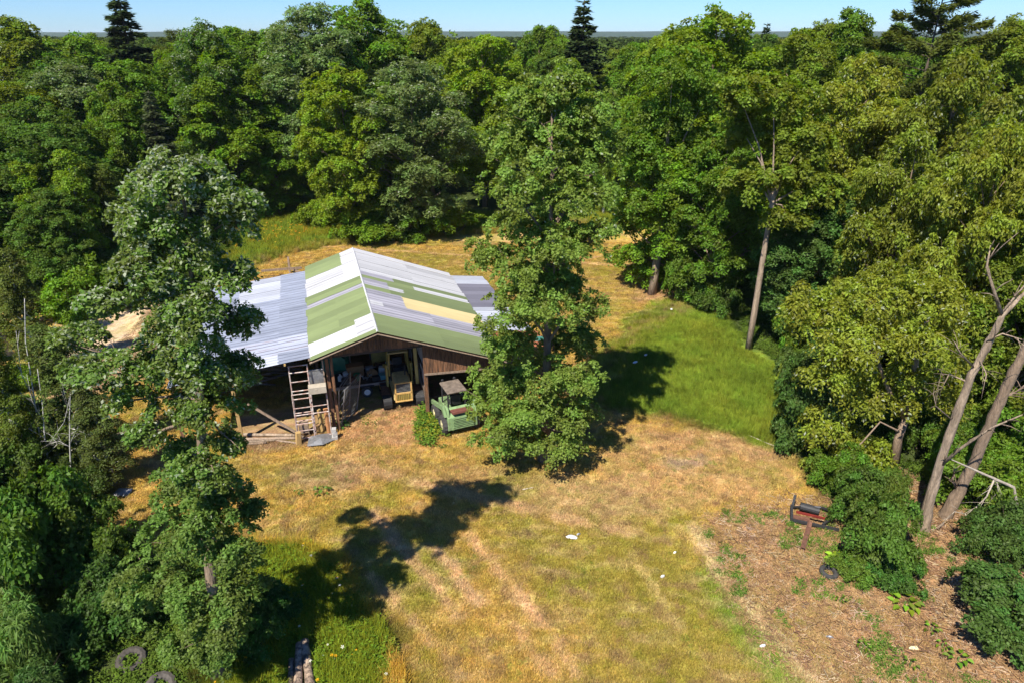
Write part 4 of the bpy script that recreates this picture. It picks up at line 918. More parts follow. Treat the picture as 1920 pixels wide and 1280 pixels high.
WHT = mat('white_paint', (.72, .72, .70), .6, var=.15, scale=5); RED = mat('red_paint', (.24, .03, .02), .6, var=.4, scale=6); CRM = mat('cream_rim', (.62, .56, .33), .6, var=.3, scale=6)
cx, cy_, _ = BW(1.15, 1.75)
T = thing('crawler_loader', 'dusty yellow tracked loader parked with its rear grille facing out of the barn', 'loader', (cx, cy_, 0), BA)
for s in (-1, 1):      # y = 0 rear end, +y into the barn
    prof = []
    for i in range(9): a = pi / 2 + pi * i / 8; prof.append((.34 + .34 * cos(a), .36 + .34 * sin(a)))
    for i in range(9): a = -pi / 2 + pi * i / 8; prof.append((2.35 + .34 * cos(a), .36 + .34 * sin(a)))
    b = MB(); x0 = s * .80 - .2; b.add([(x0, y, z) for y, z in prof] + [(x0 + .4, y, z) for y, z in prof], [(i, (i + 1) % 18, 18 + (i + 1) % 18, 18 + i) for i in range(18)])
    tr = b.build('track', RB, T)
    b = MB()
    for i in range(30):
        t = i / 30 * 18; k = int(t); p = Vector(prof[k]).lerp(Vector(prof[(k + 1) % 18]), t - k); d = (Vector(prof[(k + 1) % 18]) - Vector(prof[k])).normalized(); nn = Vector((d.y, -d.x)) * -1
        b.box((s * .80, p.x - nn.x * .0, p.y), (.42, .10, .07), (math.atan2(d.y, d.x), 0, 0))
    b.build('track_pads', BLK, tr)
    b = MB(); b.box((s * .80, 1.34, .36), (.2, 1.9, .3)); b.tube([(s * .64, .34, .36), (s * .98, .34, .36)], .27, 14); b.tube([(s * .64, 2.35, .36), (s * .98, 2.35, .36)], .27, 14); b.build('track_frame', YED, T)
    b = MB(); b.prism([(1.3, .7), (1.75, .7), (1.55, 1.9), (1.3, 1.9)], s * .62 - .05, s * .62 + .05, 'x'); b.bar((s * .62, 1.45, 1.75), (s * .62, 2.9, 1.15), .1, .18); b.bar((s * .62, 2.9, 1.15), (s * .62, 3.6, .55), .1, .16); b.build('lift_arm', YEL, T)
    b = MB(); b.tube([(s * .48, 1.4, .9), (s * .50, 2.6, 1.25)], .05, 8); b.build('hydraulic_ram', STL, T)
b = MB(); b.box((0, 1.5, .75), (.95, 2.8, .5)); b.build('chassis', YED, T, .02)
b = MB(); b.prism([(-.40, .5), (.40, .5), (.40, 1.42), (.32, 1.52), (-.32, 1.52), (-.40, 1.42)], .02, 1.25); b.build('engine_hood', YED, T, .015)
fr = MB(); fr.box((0, -.02, .93), (.86, .07, .10)); fr.box((-.39, -.02, 1.0), (.08, .07, 1.0)); fr.box((.39, -.02, 1.0), (.08, .07, 1.0)); fr.box((0, -.02, 1.49), (.86, .07, .07)); fr.box((0, -.03, .5), (.86, .09, .07)); gr = fr.build('grille_frame', mat('orange_paint', (.58, .36, .12), .6, var=.3, scale=5), T, .01)
b = MB(); b.box((0, .0, 1.2), (.7, .03, .5)); b.build('radiator', BLK, T)
for i in range(8): b = MB(); b.box((-.31 + i * .089, -.035, .71), (.035, .03, .36)); b.build('grille_bar', YEL, gr)
for i in range(7): b = MB(); b.box((0, -.03, .99 + i * .07), (.7, .02, .012)); b.build('grille_slat', STL, gr)
b = MB(); b.box((0, 1.75, 1.25), (.9, .9, .5)); b.box((0, 1.95, 1.75), (.5, .12, .5)); b.box((0, 1.75, 1.52), (.5, .5, .12)); b.build('seat', BLK, T, .02)
for sx in (-1, 1):
    for yy in (1.3, 2.35): b = MB(); b.bar((sx * .5, yy, 1.3), (sx * .45, yy + (.1 if yy < 2 else 0), 2.45), .07); b.build('roll_bar', YEL, T)
b = MB(); b.prism([(-.52, 2.45), (.52, 2.45), (.50, 2.53), (-.50, 2.53)], 1.35, 2.45); b.build('canopy', YED, T, .02)
b = MB(); b.box((0, 3.75, .55), (1.9, .06, .75), (.25, 0, 0)); b.box((0, 3.95, .2), (1.9, .6, .05)); b.box((-.93, 3.9, .5), (.04, .5, .7)); b.box((.93, 3.9, .5), (.04, .5, .7)); b.build('bucket', RB, T)
b = MB(); b.tube([(.22, .8, 1.5), (.22, .8, 2.05)], .04, 8); b.build('exhaust', BLK, T)

gx, gy = P(858, 803)
T = thing('skid_steer', 'light green skid steer loader with dusty cab roof standing in the weeds', 'loader', (gx - .15, gy + .55, 0), radians(24))
b = MB(); b.prism([(-.45, .28), (.45, .28), (.45, .95), (-.45, .95)], -1.0, 1.1); b.build('body', SG, T, .02)
b = MB(); b.prism([(-1.15, .35), (-.85, .35), (-.55, 1.25), (-.85, 1.15), (-1.12, 1.0)], -.72, .72, 'x'); b.build('engine_cover', SG, T, .02)
gg = MB(); gg.box((0, -1.17, .68), (1.1, .04, .62)); g_ = gg.build('rear_grille', SG, T)
for i in range(7): b = MB(); b.box((0, -1.21, .44 + i * .085), (1.0, .04, .035)); b.build('grille_slat', SG, g_)
b = MB(); b.box((0, -.98, 1.2), (1.0, .42, .14), (-.2, 0, 0)); b.build('rear_panel', mat('rust_panel', (.16, .055, .04), .8, var=.3), T, .02)
for s in (-1, 1):
    b = MB(); b.prism([(-1.0, 1.0), (-.7, 1.45), (1.35, .85), (1.75, .3), (1.6, .25), (1.25, .65), (-.55, 1.18), (-.85, .95)], s * .78 - .06, s * .78 + .06, 'x'); b.build('lift_arm', SG, T, .01)
    b = MB(); b.prism([(-1.1, .3), (-.75, .3), (-.65, 1.45), (-.95, 1.35), (-1.1, 1.0)], s * .66 - .05, s * .66 + .05, 'x'); b.build('tower', SG, T, .01)
    for yy in (-.62, .52):
        q = thing('wheel', None, None, (0, 0, 0)); q.parent = T; del_ = None
        wheel(q, (s * .74, yy, .45), (1, 0, 0), .46, .14, None, RUB, CRM, .025, .5)
    for yy in (-.35, .55): b = MB(); b.bar((s * .42, yy, .95), (s * .42, yy + .02, 1.88), .06); b.build('cab_post', BLK, T)
    b = MB()
    for i in range(5): b.bar((s * .42, -.35 + i * .2, .95), (s * .42, -.35 + i * .2, 1.8), .015)
    b.build('side_screen', BLK, T)
b = MB(); b.prism([(-.5, 1.88), (.5, 1.88), (.46, 1.95), (-.46, 1.95)], -.5, .72); rf = b.build('cab_roof', DIRT, T, .02)
for s in (-1, 1): b = MB(); b.lump((s * .3, .8, 1.98), (.07, .05, .07), 3); b.build('work_lamp', BLK, rf)
b = MB(); b.box((0, .05, 1.15), (.55, .45, .12)); b.box((0, -.15, 1.4), (.5, .1, .45)); b.build('seat', BLK, T, .02)
b = MB(); b.prism([(1.65, .08), (2.3, .1), (2.3, .16), (1.75, .18), (1.7, .75), (1.6, .75)], -.85, .85, 'x'); b.build('bucket', RB, T)

# trailer with its load, in the gloom of the main bay
T = thing('flatbed_trailer', 'low dark flatbed trailer with small white wheel inside the barn', 'trailer', BW(-.75, 4.6), BA)
b = MB(); b.box((0, 0, .62), (3.3, 1.9, .07)); b.build('deck', WDK, T, .01)
b = MB(); b.box((0, -.97, .66), (3.3, .05, .15)); b.box((0, .97, .66), (3.3, .05, .15)); b.build('side_rail', STL, T)
b = MB(); b.bar((-1.65, -.3, .55), (-2.3, 0, .5), .07); b.bar((-1.65, .3, .55), (-2.3, 0, .5), .07); b.build('drawbar', RED, T)
for s in (-1, 1):
    q = thing('wheel', None, None, (0, 0, 0)); q.parent = T; wheel(q, (.25, s * 1.02, .3), (0, 1, 0), .30, .08, None, RUB, WHT, 0, .62)
    b = MB(); b.box((.25, s * 1.02, .63), (.75, .22, .03)); b.build('fender', BLK, T)
for lab in []: pass
def item(name, label, cat, w, s, z, fn, mt, rz=0, group=None):
    b = MB(); fn(b); o = b.build(name, mt, None, .01); o.location = BW(w, s, z); o.rotation_euler = (0, 0, BA + rz); tag(o, label, cat, group); return o
GRN = mat('green_plastic', (.02, .14, .09), .5); BLU = mat('blue_plastic', (.06, .17, .30), .5); TAN = mat('cardboard', (.36, .20, .09), .9); TQ = mat('teal_plastic', (.10, .33, .36), .5); DUL = mat('junk_metal', (.13, .12, .11), .7, .3, var=.5, scale=6)
item('crate', 'orange brown box on the trailer load', 'box', -.95, 5.0, .66, lambda b: (b.box((0, 0, .28), (.85, .5, .56)), b.box((0, 0, .57), (.9, .55, .03))), TAN, .1)
item('covered_heap', 'dark green tarpaulin heap left of the trailer', 'tarpaulin', -1.9, 5.7, .66, lambda b: b.lump((0, 0, .55), (.75, .65, .75), 4, 14, 8), GRN)
item('bucket', 'small green bucket in the middle of the trailer load', 'bucket', -.9, 4.35, .66, lambda b: b.tube([(0, 0, 0), (0, 0, .35)], [.16, .2], 12), mat('bright_green_plastic', (.03, .25, .12), .5))
item('tub', 'pale blue tub at the right end of the trailer', 'tub', .45, 4.1, .66, lambda b: b.box((0, 0, .14), (.42, .35, .28), (0, 0, 0), 1.1), TQ, .2)
for i, (w_, z_, lab) in enumerate([(.78, .66, 'bottom'), (.78, .93, 'middle'), (.78, 1.20, 'top')]):
    item('white_carton', lab + ' white carton of the stack at the end of the trailer', 'carton', w_, 4.35, z_, lambda b: (b.box((0, 0, .13), (.32, .3, .255)), b.box((0, -.152, .13), (.2, .006, .1))), WHT, .05 * i)
item('white_carton', 'white carton beside the stack on the trailer', 'carton', .42, 4.7, .66, lambda b: b.box((0, 0, .2), (.3, .3, .4)), WHT, -.2)
item('fuel_tank', 'yellow metal tank box beside the loader in the barn', 'tank', .45, 6.1, 0, lambda b: (b.box((0, 0, 1.2), (.85, .5, .8)), b.box((-.35, 0, .4), (.06, .4, .8)), b.box((.35, 0, .4), (.06, .4, .8))), YEL)
for i, (w_, s_, lab, m_) in enumerate([(-1.5, 4.1, 'coil of dark hose at the left of the trailer load', DUL), (-1.2, 4.15, 'rusty engine part at the front of the trailer load', RB), (-.45, 4.15, 'jumble of grey fittings in front of the orange box', STL), (-.1, 4.5, 'brown sack behind the grey fittings', TAN),
                                       (.1, 4.05, 'dark tool case near the white cartons', BLK), (-1.75, 4.5, 'white jug by the green tarpaulin', WHT), (-.2, 5.1, 'grey motor housing at the back of the trailer load', STL), (-1.45, 4.8, 'white pail among the junk on the trailer', WHT)]):
    fn = [lambda b: [b.ring((0, 0, .05 + k * .07), (0, 0, 1), .2, .035, 14, 5) for k in range(4)], lambda b: (b.lump((0, 0, .15), (.28, .2, .17), 2, 9, 5), b.tube([(0, 0, .15), (.3, 0, .4)], .05, 6)), lambda b: [b.box((R.uniform(-.25, .25), R.uniform(-.2, .2), .08 + k * .03), (.22, .05, .06), (R.random(), R.random(), R.random() * 3)) for k in range(9)],
          lambda b: b.lump((0, 0, .2), (.3, .22, .24), 8, 10, 6), lambda b: (b.box((0, 0, .12), (.5, .25, .24)), b.bar((-.1, 0, .28), (.1, 0, .28), .03)), lambda b: (b.tube([(0, 0, 0), (0, 0, .25), (0, 0, .3), (0, 0, .38)], [.13, .13, .05, .05], 10)), lambda b: (b.tube([(-.2, 0, .2), (.2, 0, .2)], .18, 12), b.box((0, 0, .04), (.35, .3, .08))), lambda b: b.tube([(0, 0, 0), (0, 0, .3)], [.13, .16], 12)][i]
    item(['hose_coil', 'engine_part', 'fittings', 'sack', 'tool_case', 'jug', 'motor', 'pail'][i], lab, ['hose', 'engine part', 'scrap', 'sack', 'case', 'jug', 'motor', 'pail'][i], w_, s_, .66, fn, m_)
item('chest_freezer', 'white chest with open front on the loft shelf at left', 'chest', -1.5, 8.2, 1.9, lambda b: (b.box((0, 0, .35), (1.0, .6, .65)), b.box((0, -.02, .7), (1.05, .66, .06)), b.box((-.45, 0, -.95), (.06, .5, 1.9)), b.box((.45, 0, -.95), (.06, .5, 1.9))), WHT)
item('bundled_sheet', 'blue grey plastic sheet bundled on the rear shelf', 'sheet', .1, 8.2, 1.9, lambda b: (b.lump((0, 0, .3), (.7, .35, .4), 9, 12, 7), b.box((0, 0, -.95), (1.3, .5, .05)), b.box((0, 0, -1.0), (.08, .4, 1.8))), BLU)
for i, (w_, s_, lab) in enumerate([(-5.9, 6.5, 'dark lumber heap at the back of the left lean-to'), (-4.6, 7.2, 'scrap pile in the gloom behind the scaffold ladder')]):
    item('lumber_heap', lab, 'lumber', w_, s_, 0, lambda b: [b.bar((R.uniform(-1.1, -.4), R.uniform(-.5, .5), .1 + k * .09), (R.uniform(.4, 1.2), R.uniform(-.5, .5), .15 + k * .1), .1, .05) for k in range(12)], WG)
# wire gates leaning at the left side of the main bay
for i, (w_, s_, lab, tl) in enumerate([(-2.0, .9, 'grey wire mesh gate leaning on the left post of the main bay', .35), (-2.12, 1.0, 'inner grey steel gate leaning behind the wire mesh gate', .2)]):
    T = thing('steel_gate', lab, 'gate', BW(w_, s_, 0), BA + radians(60 + i * 8), 'gates leaning inside the barn')
    def q(x, z): return (x, -z * math.sin(tl) * .55, z * math.cos(tl * .6))
    b = MB(); b.tube([q(0, .05), q(0, 2.1), q(1.7, 2.1), q(1.7, .05), q(0, .05)], .028, 6); b.build('frame', STL, T)
    b = MB()
    if i == 0:
        for k in range(15): b.bar(q(.0, .1 + k * .14), q(1.7, .1 + k * .14), .011)
        for k in range(12): b.bar(q(.07 + k * .14, .05), q(.07 + k * .14, 2.1), .011)
    else:
        for k in range(6): b.bar(q(0, .3 + k * .32), q(1.7, .3 + k * .32), .03)
    b.build('wire_mesh' if i == 0 else 'rails', STL, T)

# left bay clutter: scaffold ladder racks, box, crate, poles, post
SCF = mat('scaffold_steel', (.42, .27, .22), .7, .2, col2=(.62, .60, .58), scale=5, thr=(.35, .55))
def rack(label, x0, y0, wd, z0, z1, rungs, midx=None):
    T = thing('scaffold_frame', label, 'scaffold', BW(x0, y0), BA, 'scaffold frames stacked by the barn post')
    for x_ in [0, wd] + ([midx] if midx else []): b = MB(); b.tube([(x_, 0, z0), (x_, .06 * (z1 - z0), z1)], .032, 7); b.build('upright', SCF, T)
    for k, (z, a, c) in enumerate(rungs): b = MB(); yy = .06 * (z - z0); b.tube([(a, yy - .02, z), (c, yy - .02, z)], .026, 6); b.build('rung', SCF, T)
rack('front rusty scaffold frame standing before the barn post', -3.98, .2, 1.5, 0, 2.35, [(.12, 0, 1.5), (.5, 0, .75), (.85, 0, .75), (1.3, 0, 1.5), (1.65, 0, 1.5), (2.33, 0, 1.5)], .75)
rack('taller grey scaffold frame behind the rusty front frame', -3.98, .6, .8, 0, 3.55, [(.8, 0, .8), (1.2, 0, .8), (1.9, 0, .8), (2.3, 0, .8), (2.75, 0, .8), (3.2, 0, .8), (3.52, 0, .8)])
item('sheet_metal_panel', 'grey galvanised panel standing behind the scaffold frames', 'metal sheet', -2.85, .95, 2.0, lambda b: (b.box((0, 0, .55), (.75, .04, 1.25)), b.box((0, -.03, 1.14), (.75, .03, .05))), STL)
item('drawer_box', 'cream wooden box with a dark hole resting on the scaffold', 'box', -2.85, .25, 2.36, lambda b: (b.box((0, 0, .17), (.78, .4, .33)), b.box((-.05, -.2, .22), (.1, .02, .08))), mat('cream_wood', (.50, .44, .35), .8, var=.2))
item('sawn_post', 'orange sawn timber standing under the scaffold', 'timber', -2.85, .75, 0, lambda b: b.bar((0, 0, 0), (-.1, .1, 1.15), .16), WP)
item('sawn_post', 'taller orange timber against the barn post', 'timber', -2.55, .45, 0, lambda b: b.bar((0, 0, 0), (-.05, .1, 1.3), .2), mat('orange_wood', (.42, .20, .085), .85, var=.4, scale=6))
gx, gy = P(570, 817)
T = thing('slatted_crate', 'small weathered slatted crate on legs by the pole ends', 'crate', (gx, gy + .15, 0), BA)
for k in range(5): b = MB(); b.box((0, -.18, .22 + k * .085), (.40, .02, .075)); b.build('slat', WG, T)
for k in range(5): b = MB(); b.box((.20, 0, .22 + k * .085), (.02, .36, .075)); b.build('slat', WG, T)
for k in range(4): b = MB(); b.box((0, -.14 + k * .093, .62), (.42, .085, .02)); b.build('slat', WG, T)
for sx in (-1, 1):
    for sy in (-1, 1): b = MB(); b.box((sx * .2, sy * .18, .3), (.035, .035, .6)); b.build('leg', WG, T)
item('folded_sheet', 'crumpled grey sheet metal lying under the scaffold', 'metal sheet', -3.0, -.1, 0, lambda b: b.add([(-.6, -.35, .05), (.1, -.5, .1), (.7, -.1, .06), (.5, .4, .12), (0, .3, .2), (-.5, .35, .12), (0, -.1, .22)], [(0, 1, 6), (1, 2, 6), (2, 3, 6), (3, 4, 6), (4, 5, 6), (5, 0, 6)]), STL)
item('concrete_block', 'stacked concrete blocks at the foot of the barn post', 'block', -2.35, -.1, 0, lambda b: (b.box((0, 0, .1), (.25, .3, .2)), b.box((.01, .02, .31), (.22, .26, .2), (0, 0, .15)), b.box((0, 0, .5), (.2, .22, .16), (0, 0, -.1))), mat('concrete', (.42, .41, .40), .9, var=.3))
item('yellow_bucket_box', 'yellow timber block at the brace foot', 'timber', -3.95, -.05, 0, lambda b: b.box((0, 0, .3), (.22, .2, .62), (0, .1, .3)), WP)
def pole(label, a, b_, r, m, name='wooden_pole', cat='pole', group='poles laid along the barn front'):
    pa = Vector((*P(*a), r)); pb = Vector((*P(*b_), r)); T_ = MB(); n = 7; d = pb - pa
    T_.tube([Vector((d.x * k / n, d.y * k / n, R.uniform(-.012, .012))) for k in range(n + 1)], [r * R.uniform(.85, 1.1) for _ in range(n + 1)], 8); o = T_.build(name, m, None, smooth=True); o.location = pa; tag(o, label, cat, group); return o
pole('upper peeled pole nearest the barn on the ground', (438, 817), (556, 818), .085, BARKL)
pole('long grey pole in the middle of the row on the ground', (436, 826), (558, 823), .075, WG)
pole('thin pole below the long grey pole', (438, 832), (520, 826), .06, BARKL)
pole('short pole sticking out at the lower right of the row', (508, 825), (560, 832), .05, WG)
pole('dark lowest pole at the left of the row', (436, 836), (500, 831), .06, BARK)
gx, gy = P(447, 806)
item('old_tyre', 'worn tyre leaning inside the left bay beside the yellow post', 'tyre', -6.9, 1.0, .33, lambda b: b.ring((0, 0, 0), (.3, 1, .2), .24, .09, 22, 7), RUB)

# fence behind the barn
def fence_post(label, px, py, h, r=.07):
    x, y = P(px, py); b = MB(); b.box((0, 0, h / 2), (r * 2, r * 1.6, h), (0, .02, 0)); o = b.build('fence_post', WG, None); o.location = (x, y, -.05); tag(o, label, 'post', 'posts of the old rail fence'); return Vector((x, y, 0))
a = fence_post('leaning grey fence post nearest the barn roof', 544, 512, 1.35); b0 = fence_post('thin grey fence post at the left behind the oak', 464, 525, 1.2, .05)
for i, (h, lab, e) in enumerate([(.75, 'grey plank rail running from the fence post to the barn', (568, 516)), (.5, 'short lower rail beside the barn corner', (568, 522))]):
    c = Vector((*P(*e), h * .8)); st = Vector((*P(492, 522), h * .8)) if i == 0 else Vector((a.x, a.y, h * .8)); q = MB(); q.bar((0, 0, 0), c - st, .05, .18); o = q.build('fence_rail', WG, None); o.location = st; tag(o, lab, 'rail', 'rails of the old fence')

# rusty implement, beam and tyre at right
gx, gy = P(1517, 975)
T = thing('brush_mower', 'rusty black and red implement frame lying at the edge of the bushes', 'implement', (gx, gy, .0), radians(-14))
b = MB(); b.bar((-.72, -.42, .22), (.95, -.52, .16), .08, .1); b.build('front_beam', BLK, T)
b = MB(); b.bar((-.72, -.42, .2), (-.62, .45, .2), .09, .22); b.bar((-.60, .42, .15), (-.52, .62, .65), .09, .07); b.build('side_plate', BLK, T)
b = MB(); b.bar((-.55, -.15, .42), (.45, -.28, .40), .07, .08); b.build('cross_bar', RED, T)
b = MB(); b.tube([(-.35, .28, .42), (.32, .18, .38)], .15, 12); b.build('roller', BLK, T)
b = MB(); b.tube([(-.37, .28, .44), (.36, .18, .56)], .02, 6); b.build('rod', STL, T)
b = MB(); b.bar((.40, -.40, .2), (1.05, .30, .3), .08, .07); b.bar((1.05, .3, .3), (.5, .62, .25), .07); b.bar((-.62, .45, .2), (.5, .62, .25), .06); b.build('rear_frame', BLK, T)
b = MB(); b.box((-.35, -.28, .26), (.6, .22, .04), (0, 0, -.1)); b.build('deck_plate', RB, T)
b = MB(); b.bar((-.05, -.45, .3), (-.12, -.75, .22), .10, .05); b.build('hitch', RB, T)
gx, gy = P(1507, 1025)
b = MB(); p0 = Vector((*P(1513, 988), .18)); p1 = Vector((*P(1500, 1033), .12)); d = p1 - p0; n_ = Vector((-d.y, d.x, 0)).normalized()
b.bar((0, 0, 0), d, .03, .20); b.bar(n_ * .07 + Vector((0, 0, .07)), d + n_ * .07 + Vector((0, 0, .07)), .16, .02); b.bar(n_ * .07 - Vector((0, 0, .07)), d + n_ * .07 - Vector((0, 0, .07)), .16, .02)
o = b.build('steel_beam', RB, None); o.location = p0; tag(o, 'rusty channel beam lying below the implement frame', 'beam')
gx, gy = P(1553, 1076)
b = MB(); b.ring((0, 0, 0), (0.05, -.12, 1), .225, .085, 30, 8, 1.1, .012); o = b.build('old_tyre', RUB, None); o.location = (gx, gy, .10); tag(o, 'old black tyre lying flat on the bare soil', 'tyre')
# lower left: split logs and tyres
for i, (a_, b_, r, lab) in enumerate([((572, 1207), (583, 1290), .13, 'right hand bark covered log of the bundle in the weeds'), ((562, 1212), (560, 1290), .125, 'middle darker log of the bundle in the weeds'), ((547, 1240), (545, 1300), .09, 'left thin log of the bundle in the weeds')]):
    pole(lab, a_, b_, r, mat('log_bark%d' % 0, (.42, .31, .22), .95, col2=(.07, .05, .04), scale=5, thr=(.38, .6), bump=1.), 'log', 'log', 'logs lying in the weeds')
for px, py, lab, t_ in [(248, 1243, 'large dusty tyre half hidden under the bushes at the bottom', (.1, -.2, 1)), (303, 1292, 'second dusty tyre at the bottom edge under the oak', (.2, -.3, 1))]:
    gx, gy = P(px, py); b = MB(); b.ring((0, 0, 0), t_, .30, .13, 28, 8, 1.1, .02); o = b.build('old_tyre', mat('dusty_rubber', (.075, .066, .058), .9, var=.4, scale=6), None); o.location = (gx, gy, .12); tag(o, lab, 'tyre')
gx, gy = P(228, 925); b = MB(); b.add([(-.3, -.2, .06), (.35, -.25, .04), (.4, .2, .12), (-.25, .28, .08), (.05, 0, .18)], [(0, 1, 4), (1, 2, 4), (2, 3, 4), (3, 0, 4)]); o = b.build('grey_sheet', STL, None); o.location = (gx, gy, 0); tag(o, 'crumpled grey sheet on the shaded grass left of the oak', 'sheet')
for px, py, e, lab in [(185, 993, (228, 988), 'broken branch on the shaded ground left of the oak'), (980, 918, (1000, 914), 'pale curved stick on the dusty ground'), (1400, 815, (1475, 845), 'thin pale stick at the lower edge of the tall grass'), (1100, 745, (1165, 755), 'weathered board at the left edge of the tall grass')]:
    pole(lab, (px, py), e, .025, DEAD, 'stick', 'stick', None)
# log pile by the birches
LP_ = [(18, 640, 60, 622), (30, 634, 70, 618), (88, 598, 150, 586), (95, 604, 140, 592), (110, 592, 155, 582), (30, 622, 75, 612), (60, 606, 120, 596)]
for i, (a1, a2, b1, b2) in enumerate(LP_):
    o = pole(['lowest log of the heap beside the drooping birch', 'second log lying along the lowest one of the heap', 'long log at the right front of the upper heap', 'log resting behind the long one of the upper heap', 'shortest topmost log at the right end of the heap', 'middle log bridging the front of the heap', 'log lying across between the lower and upper heap'][i], (a1, a2), (b1, b2), .16, WG, 'log', 'log', 'logs heaped beside the drooping birch')
# litter
for px, py, s, lab, m in [(1072, 1008, .22, 'curled white scrap on the lawn in the middle', WHT), (1085, 1003, .10, 'tiny grey scrap beside the curled white one', STL), (1265, 1037, .07, 'white scrap on the green lawn strip', WHT), (1242, 1083, .09, 'white scrap right of the mower streaks', WHT), (1430, 1211, .10, 'white scrap near the lower edge of the green strip', WHT),
                          (1190, 688, .17, 'larger white litter at the shaded edge of the tall grass', WHT), (1210, 675, .11, 'small white litter just above the larger piece', WHT), (1555, 1195, .12, 'grey brick on the bare soil', STL), (1713, 1216, .16, 'pale flat stone on the bare soil', CRM), (1258, 590, .08, 'white litter in the top of the tall grass', WHT)]:
    gx, gy = P(px, py); b = MB(); b.lump((0, 0, .05), (s, s * .45, .05 + s * .12), px, 8, 4); o = b.build('litter' if m is WHT else 'stone', m, None); o.location = (gx, gy, zg(gx, gy) + (.3 if 580 < py < 700 else 0)); o.rotation_euler = (0, 0, R.uniform(-.4, .6)); tag(o, lab, 'litter' if m is WHT else 'stone')
# burdock: big lime leaves
def burdock(label, px, py, r, n, tint, h=.35):
    gx, gy = P(px, py); T = thing('burdock_plant', label, 'plant', (gx, gy, 0))
    for k in range(n):
        a = k * 2.399; rr_ = r * (.35 + .65 * math.sqrt((k + .5) / n)); L_ = r * R.uniform(.38, .55); W_ = L_ * .8; c = Vector((cos(a) * rr_, sin(a) * rr_, h * R.uniform(.5, 1) * (1.15 - rr_ / r * .5))); d = Vector((cos(a + R.uniform(-.5, .5)), sin(a + R.uniform(-.5, .5)), R.uniform(-.25, .15))).normalized(); s_ = d.cross(Vector((0, 0, 1))).normalized(); u_ = s_.cross(d)
        b = MB(); V = [c - d * L_ * .5, c - d * L_ * .55 + s_ * W_ * .3 + u_ * .02, c - d * L_ * .1 + s_ * W_ * .55 + u_ * .05, c + d * L_ * .3 + s_ * W_ * .35 + u_ * .03, c + d * L_ * .6 - u_ * .04, c + d * L_ * .3 - s_ * W_ * .35 + u_ * .03, c - d * L_ * .1 - s_ * W_ * .55 + u_ * .05, c - d * L_ * .55 - s_ * W_ * .3 + u_ * .02, c - u_ * .01]
        b.add(V, [(8, i, i + 1) for i in range(7)] + [(8, 7, 0)])
        me = bpy.data.meshes.new('leaf'); me.from_pydata(b.v, [], b.f); at = me.attributes.new('lv', 'FLOAT_VECTOR', 'FACE'); at.data.foreach_set('vector', np.tile([R.random(), 0, R.random()], len(b.f)).astype(np.float32)); me.materials.append(LEAF)
        o = link('leaf', me, T); o.color = (*tint, 1)
    b = MB(); b.tube([(0, 0, -.05), (0, 0, h * .6)], .025, 5); b.build('stem', mat('green_stem', (.12, .18, .04), .8), T)
for lab, px, py, r, n, t_ in [('lime burdock with broad leaves right behind the flat tyre', 1578, 1060, .55, 16, (.26, .36, .02)), ('wide lime burdock in front of the glossy bush', 1695, 1135, .5, 16, (.20, .32, .02)), ('small lime plant on the bare soil below the tyre', 1574, 1130, .17, 6, (.16, .28, .02)),
                              ('single round lime plant in the middle of the bare soil', 1616, 1217, .2, 7, (.18, .32, .02)), ('spreading lime plant near the lower right corner', 1795, 1240, .35, 10, (.16, .28, .02)), ('lime plant between the round plant and the corner shade', 1765, 1215, .2, 8, (.16, .28, .02)),
                              ('low lime plant right of the pale stone', 1745, 1185, .25, 8, (.17, .29, .02)), ('burdock beside the steel beam', 1512, 1022, .15, 5, (.22, .33, .02)), ('flat green plant at the bottom of the bare soil', 1705, 1250, .22, 7, (.14, .25, .02)), ('dark green broad leaves at the top of the flowering weeds', 610, 1075, .45, 14, (.09, .20, .03)),
                              ('broad leaves at the edge of the flowering weeds', 640, 1095, .25, 8, (.12, .24, .03)), ('leafy dock on the dry lawn above the oak shadow', 604, 925, .35, 10, (.12, .20, .025)), ('small dock beside the leafy dock', 562, 928, .2, 7, (.12, .20, .025)), ('bushy green plant at the concrete blocks', 640, 800, .38, 14, (.06, .13, .025)),
                              ('sprouting plant in the barn doorway', 687, 797, .16, 6, (.12, .22, .03)), ('second sprout right of the first in the doorway', 704, 796, .12, 5, (.12, .22, .03))]:
    burdock(lab, px, py, r, n, t_)
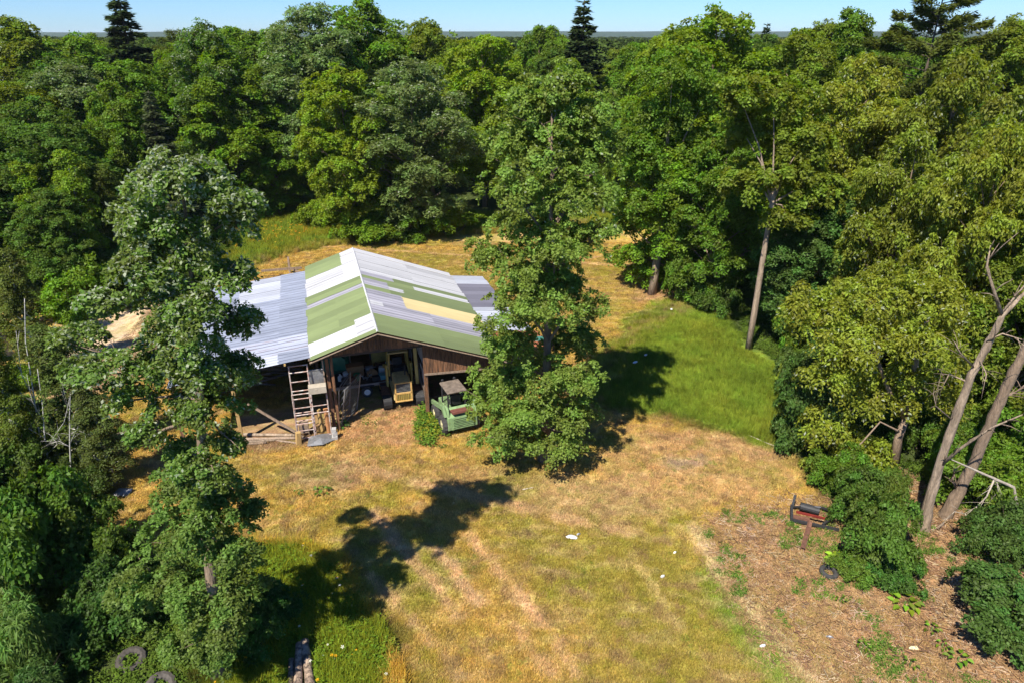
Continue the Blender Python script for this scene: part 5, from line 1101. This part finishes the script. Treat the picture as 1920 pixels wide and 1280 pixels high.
# weeds by the skid steer, flowers
x, y = RNG.normal(0, 1, 260), RNG.normal(0, 1, 260); c0 = np.array(P(812, 790)); x = c0[0] + x * .3; y = c0[1] + y * .7
tufts('doorway_weeds', 'yellow green weeds growing beside the skid steer', x, y, weed, .5, 1.0, lambda c, x, y: c * 0 + np.where(RNG.random((len(x), 1)) < .3, np.array((.26, .27, .03)), np.array((.10, .18, .025))))
fl_ = MB()
for k in range(5): a = k * 1.2566; fl_.add([(0, 0, 0), (cos(a - .4) * .05, sin(a - .4) * .05, .02), (cos(a) * .09, sin(a) * .09, .0), (cos(a + .4) * .05, sin(a + .4) * .05, .02)], [(0, 1, 2, 3)])
fme = bpy.data.meshes.new('blossom'); fme.from_pydata(fl_.v, [], fl_.f); at = fme.attributes.new('bv', 'FLOAT', 'FACE'); at.data.foreach_set('value', np.full(5, .5, np.float32)); fme.materials.append(TUFT); flo = bpy.data.objects.new('blossom', fme)
x, y = rand_pts(900, -11, 0, 11, 22); k = (sdpoly(x, y, WEEDY) < .0) & (fbm(x * 1.1, y * 1.1, 6) > .5) & (RNG.random(len(x)) < .55); x, y = x[k], y[k]
nF = len(x); scatter('weed_flowers', 'yellow and orange blossoms among the weeds by the logs', np.stack([x, y, RNG.uniform(.4, .62, nF)], 1), RNG.normal(0, .3, (nF, 3)), np.ones((nF, 3)) * RNG.uniform(.35, .75, (nF, 1)), np.where(RNG.random((nF, 1)) < .75, np.array((.80, .42, .02)), np.array((.75, .75, .6))), flo)
x, y = rand_pts(1400, -26, 0, 50, 66); k = (sdpoly(x, y, PP([(465, 440), (470, 385), (560, 380), (570, 440), (500, 470)])) < .5) & (RNG.random(len(x)) < .8); x, y = x[k], y[k]
nF = len(x); scatter('meadow_flowers', 'orange blossoms of the meadow behind the barn', np.stack([x, y, RNG.uniform(.35, .6, nF)], 1), RNG.normal(0, .3, (nF, 3)), np.ones((nF, 3)) * RNG.uniform(.7, 1.3, (nF, 1)), np.where(RNG.random((nF, 1)) < .5, np.array((.70, .26, .03)), np.array((.65, .45, .04))), flo)

# ------------------------------------------------------------------ thin summer haze: one box round everything
b = MB(); b.box((0, 0, 27.2), (22000, 22000, 57)); hz = b.build('haze', mat('haze_dummy', (1, 1, 1)), None)
hm_ = bpy.data.materials.new('haze'); hm_.use_nodes = True; n = hm_.node_tree.nodes; n.clear(); pv = n.new('ShaderNodeVolumePrincipled'); pv.inputs['Color'].default_value = (.80, .90, 1, 1); pv.inputs['Density'].default_value = .00008
ho = n.new('ShaderNodeOutputMaterial'); hm_.node_tree.links.new(pv.outputs[0], ho.inputs['Volume']); hz.data.materials[0] = hm_
tag(hz, 'thin blue summer haze over the far woods', None, kind='stuff')
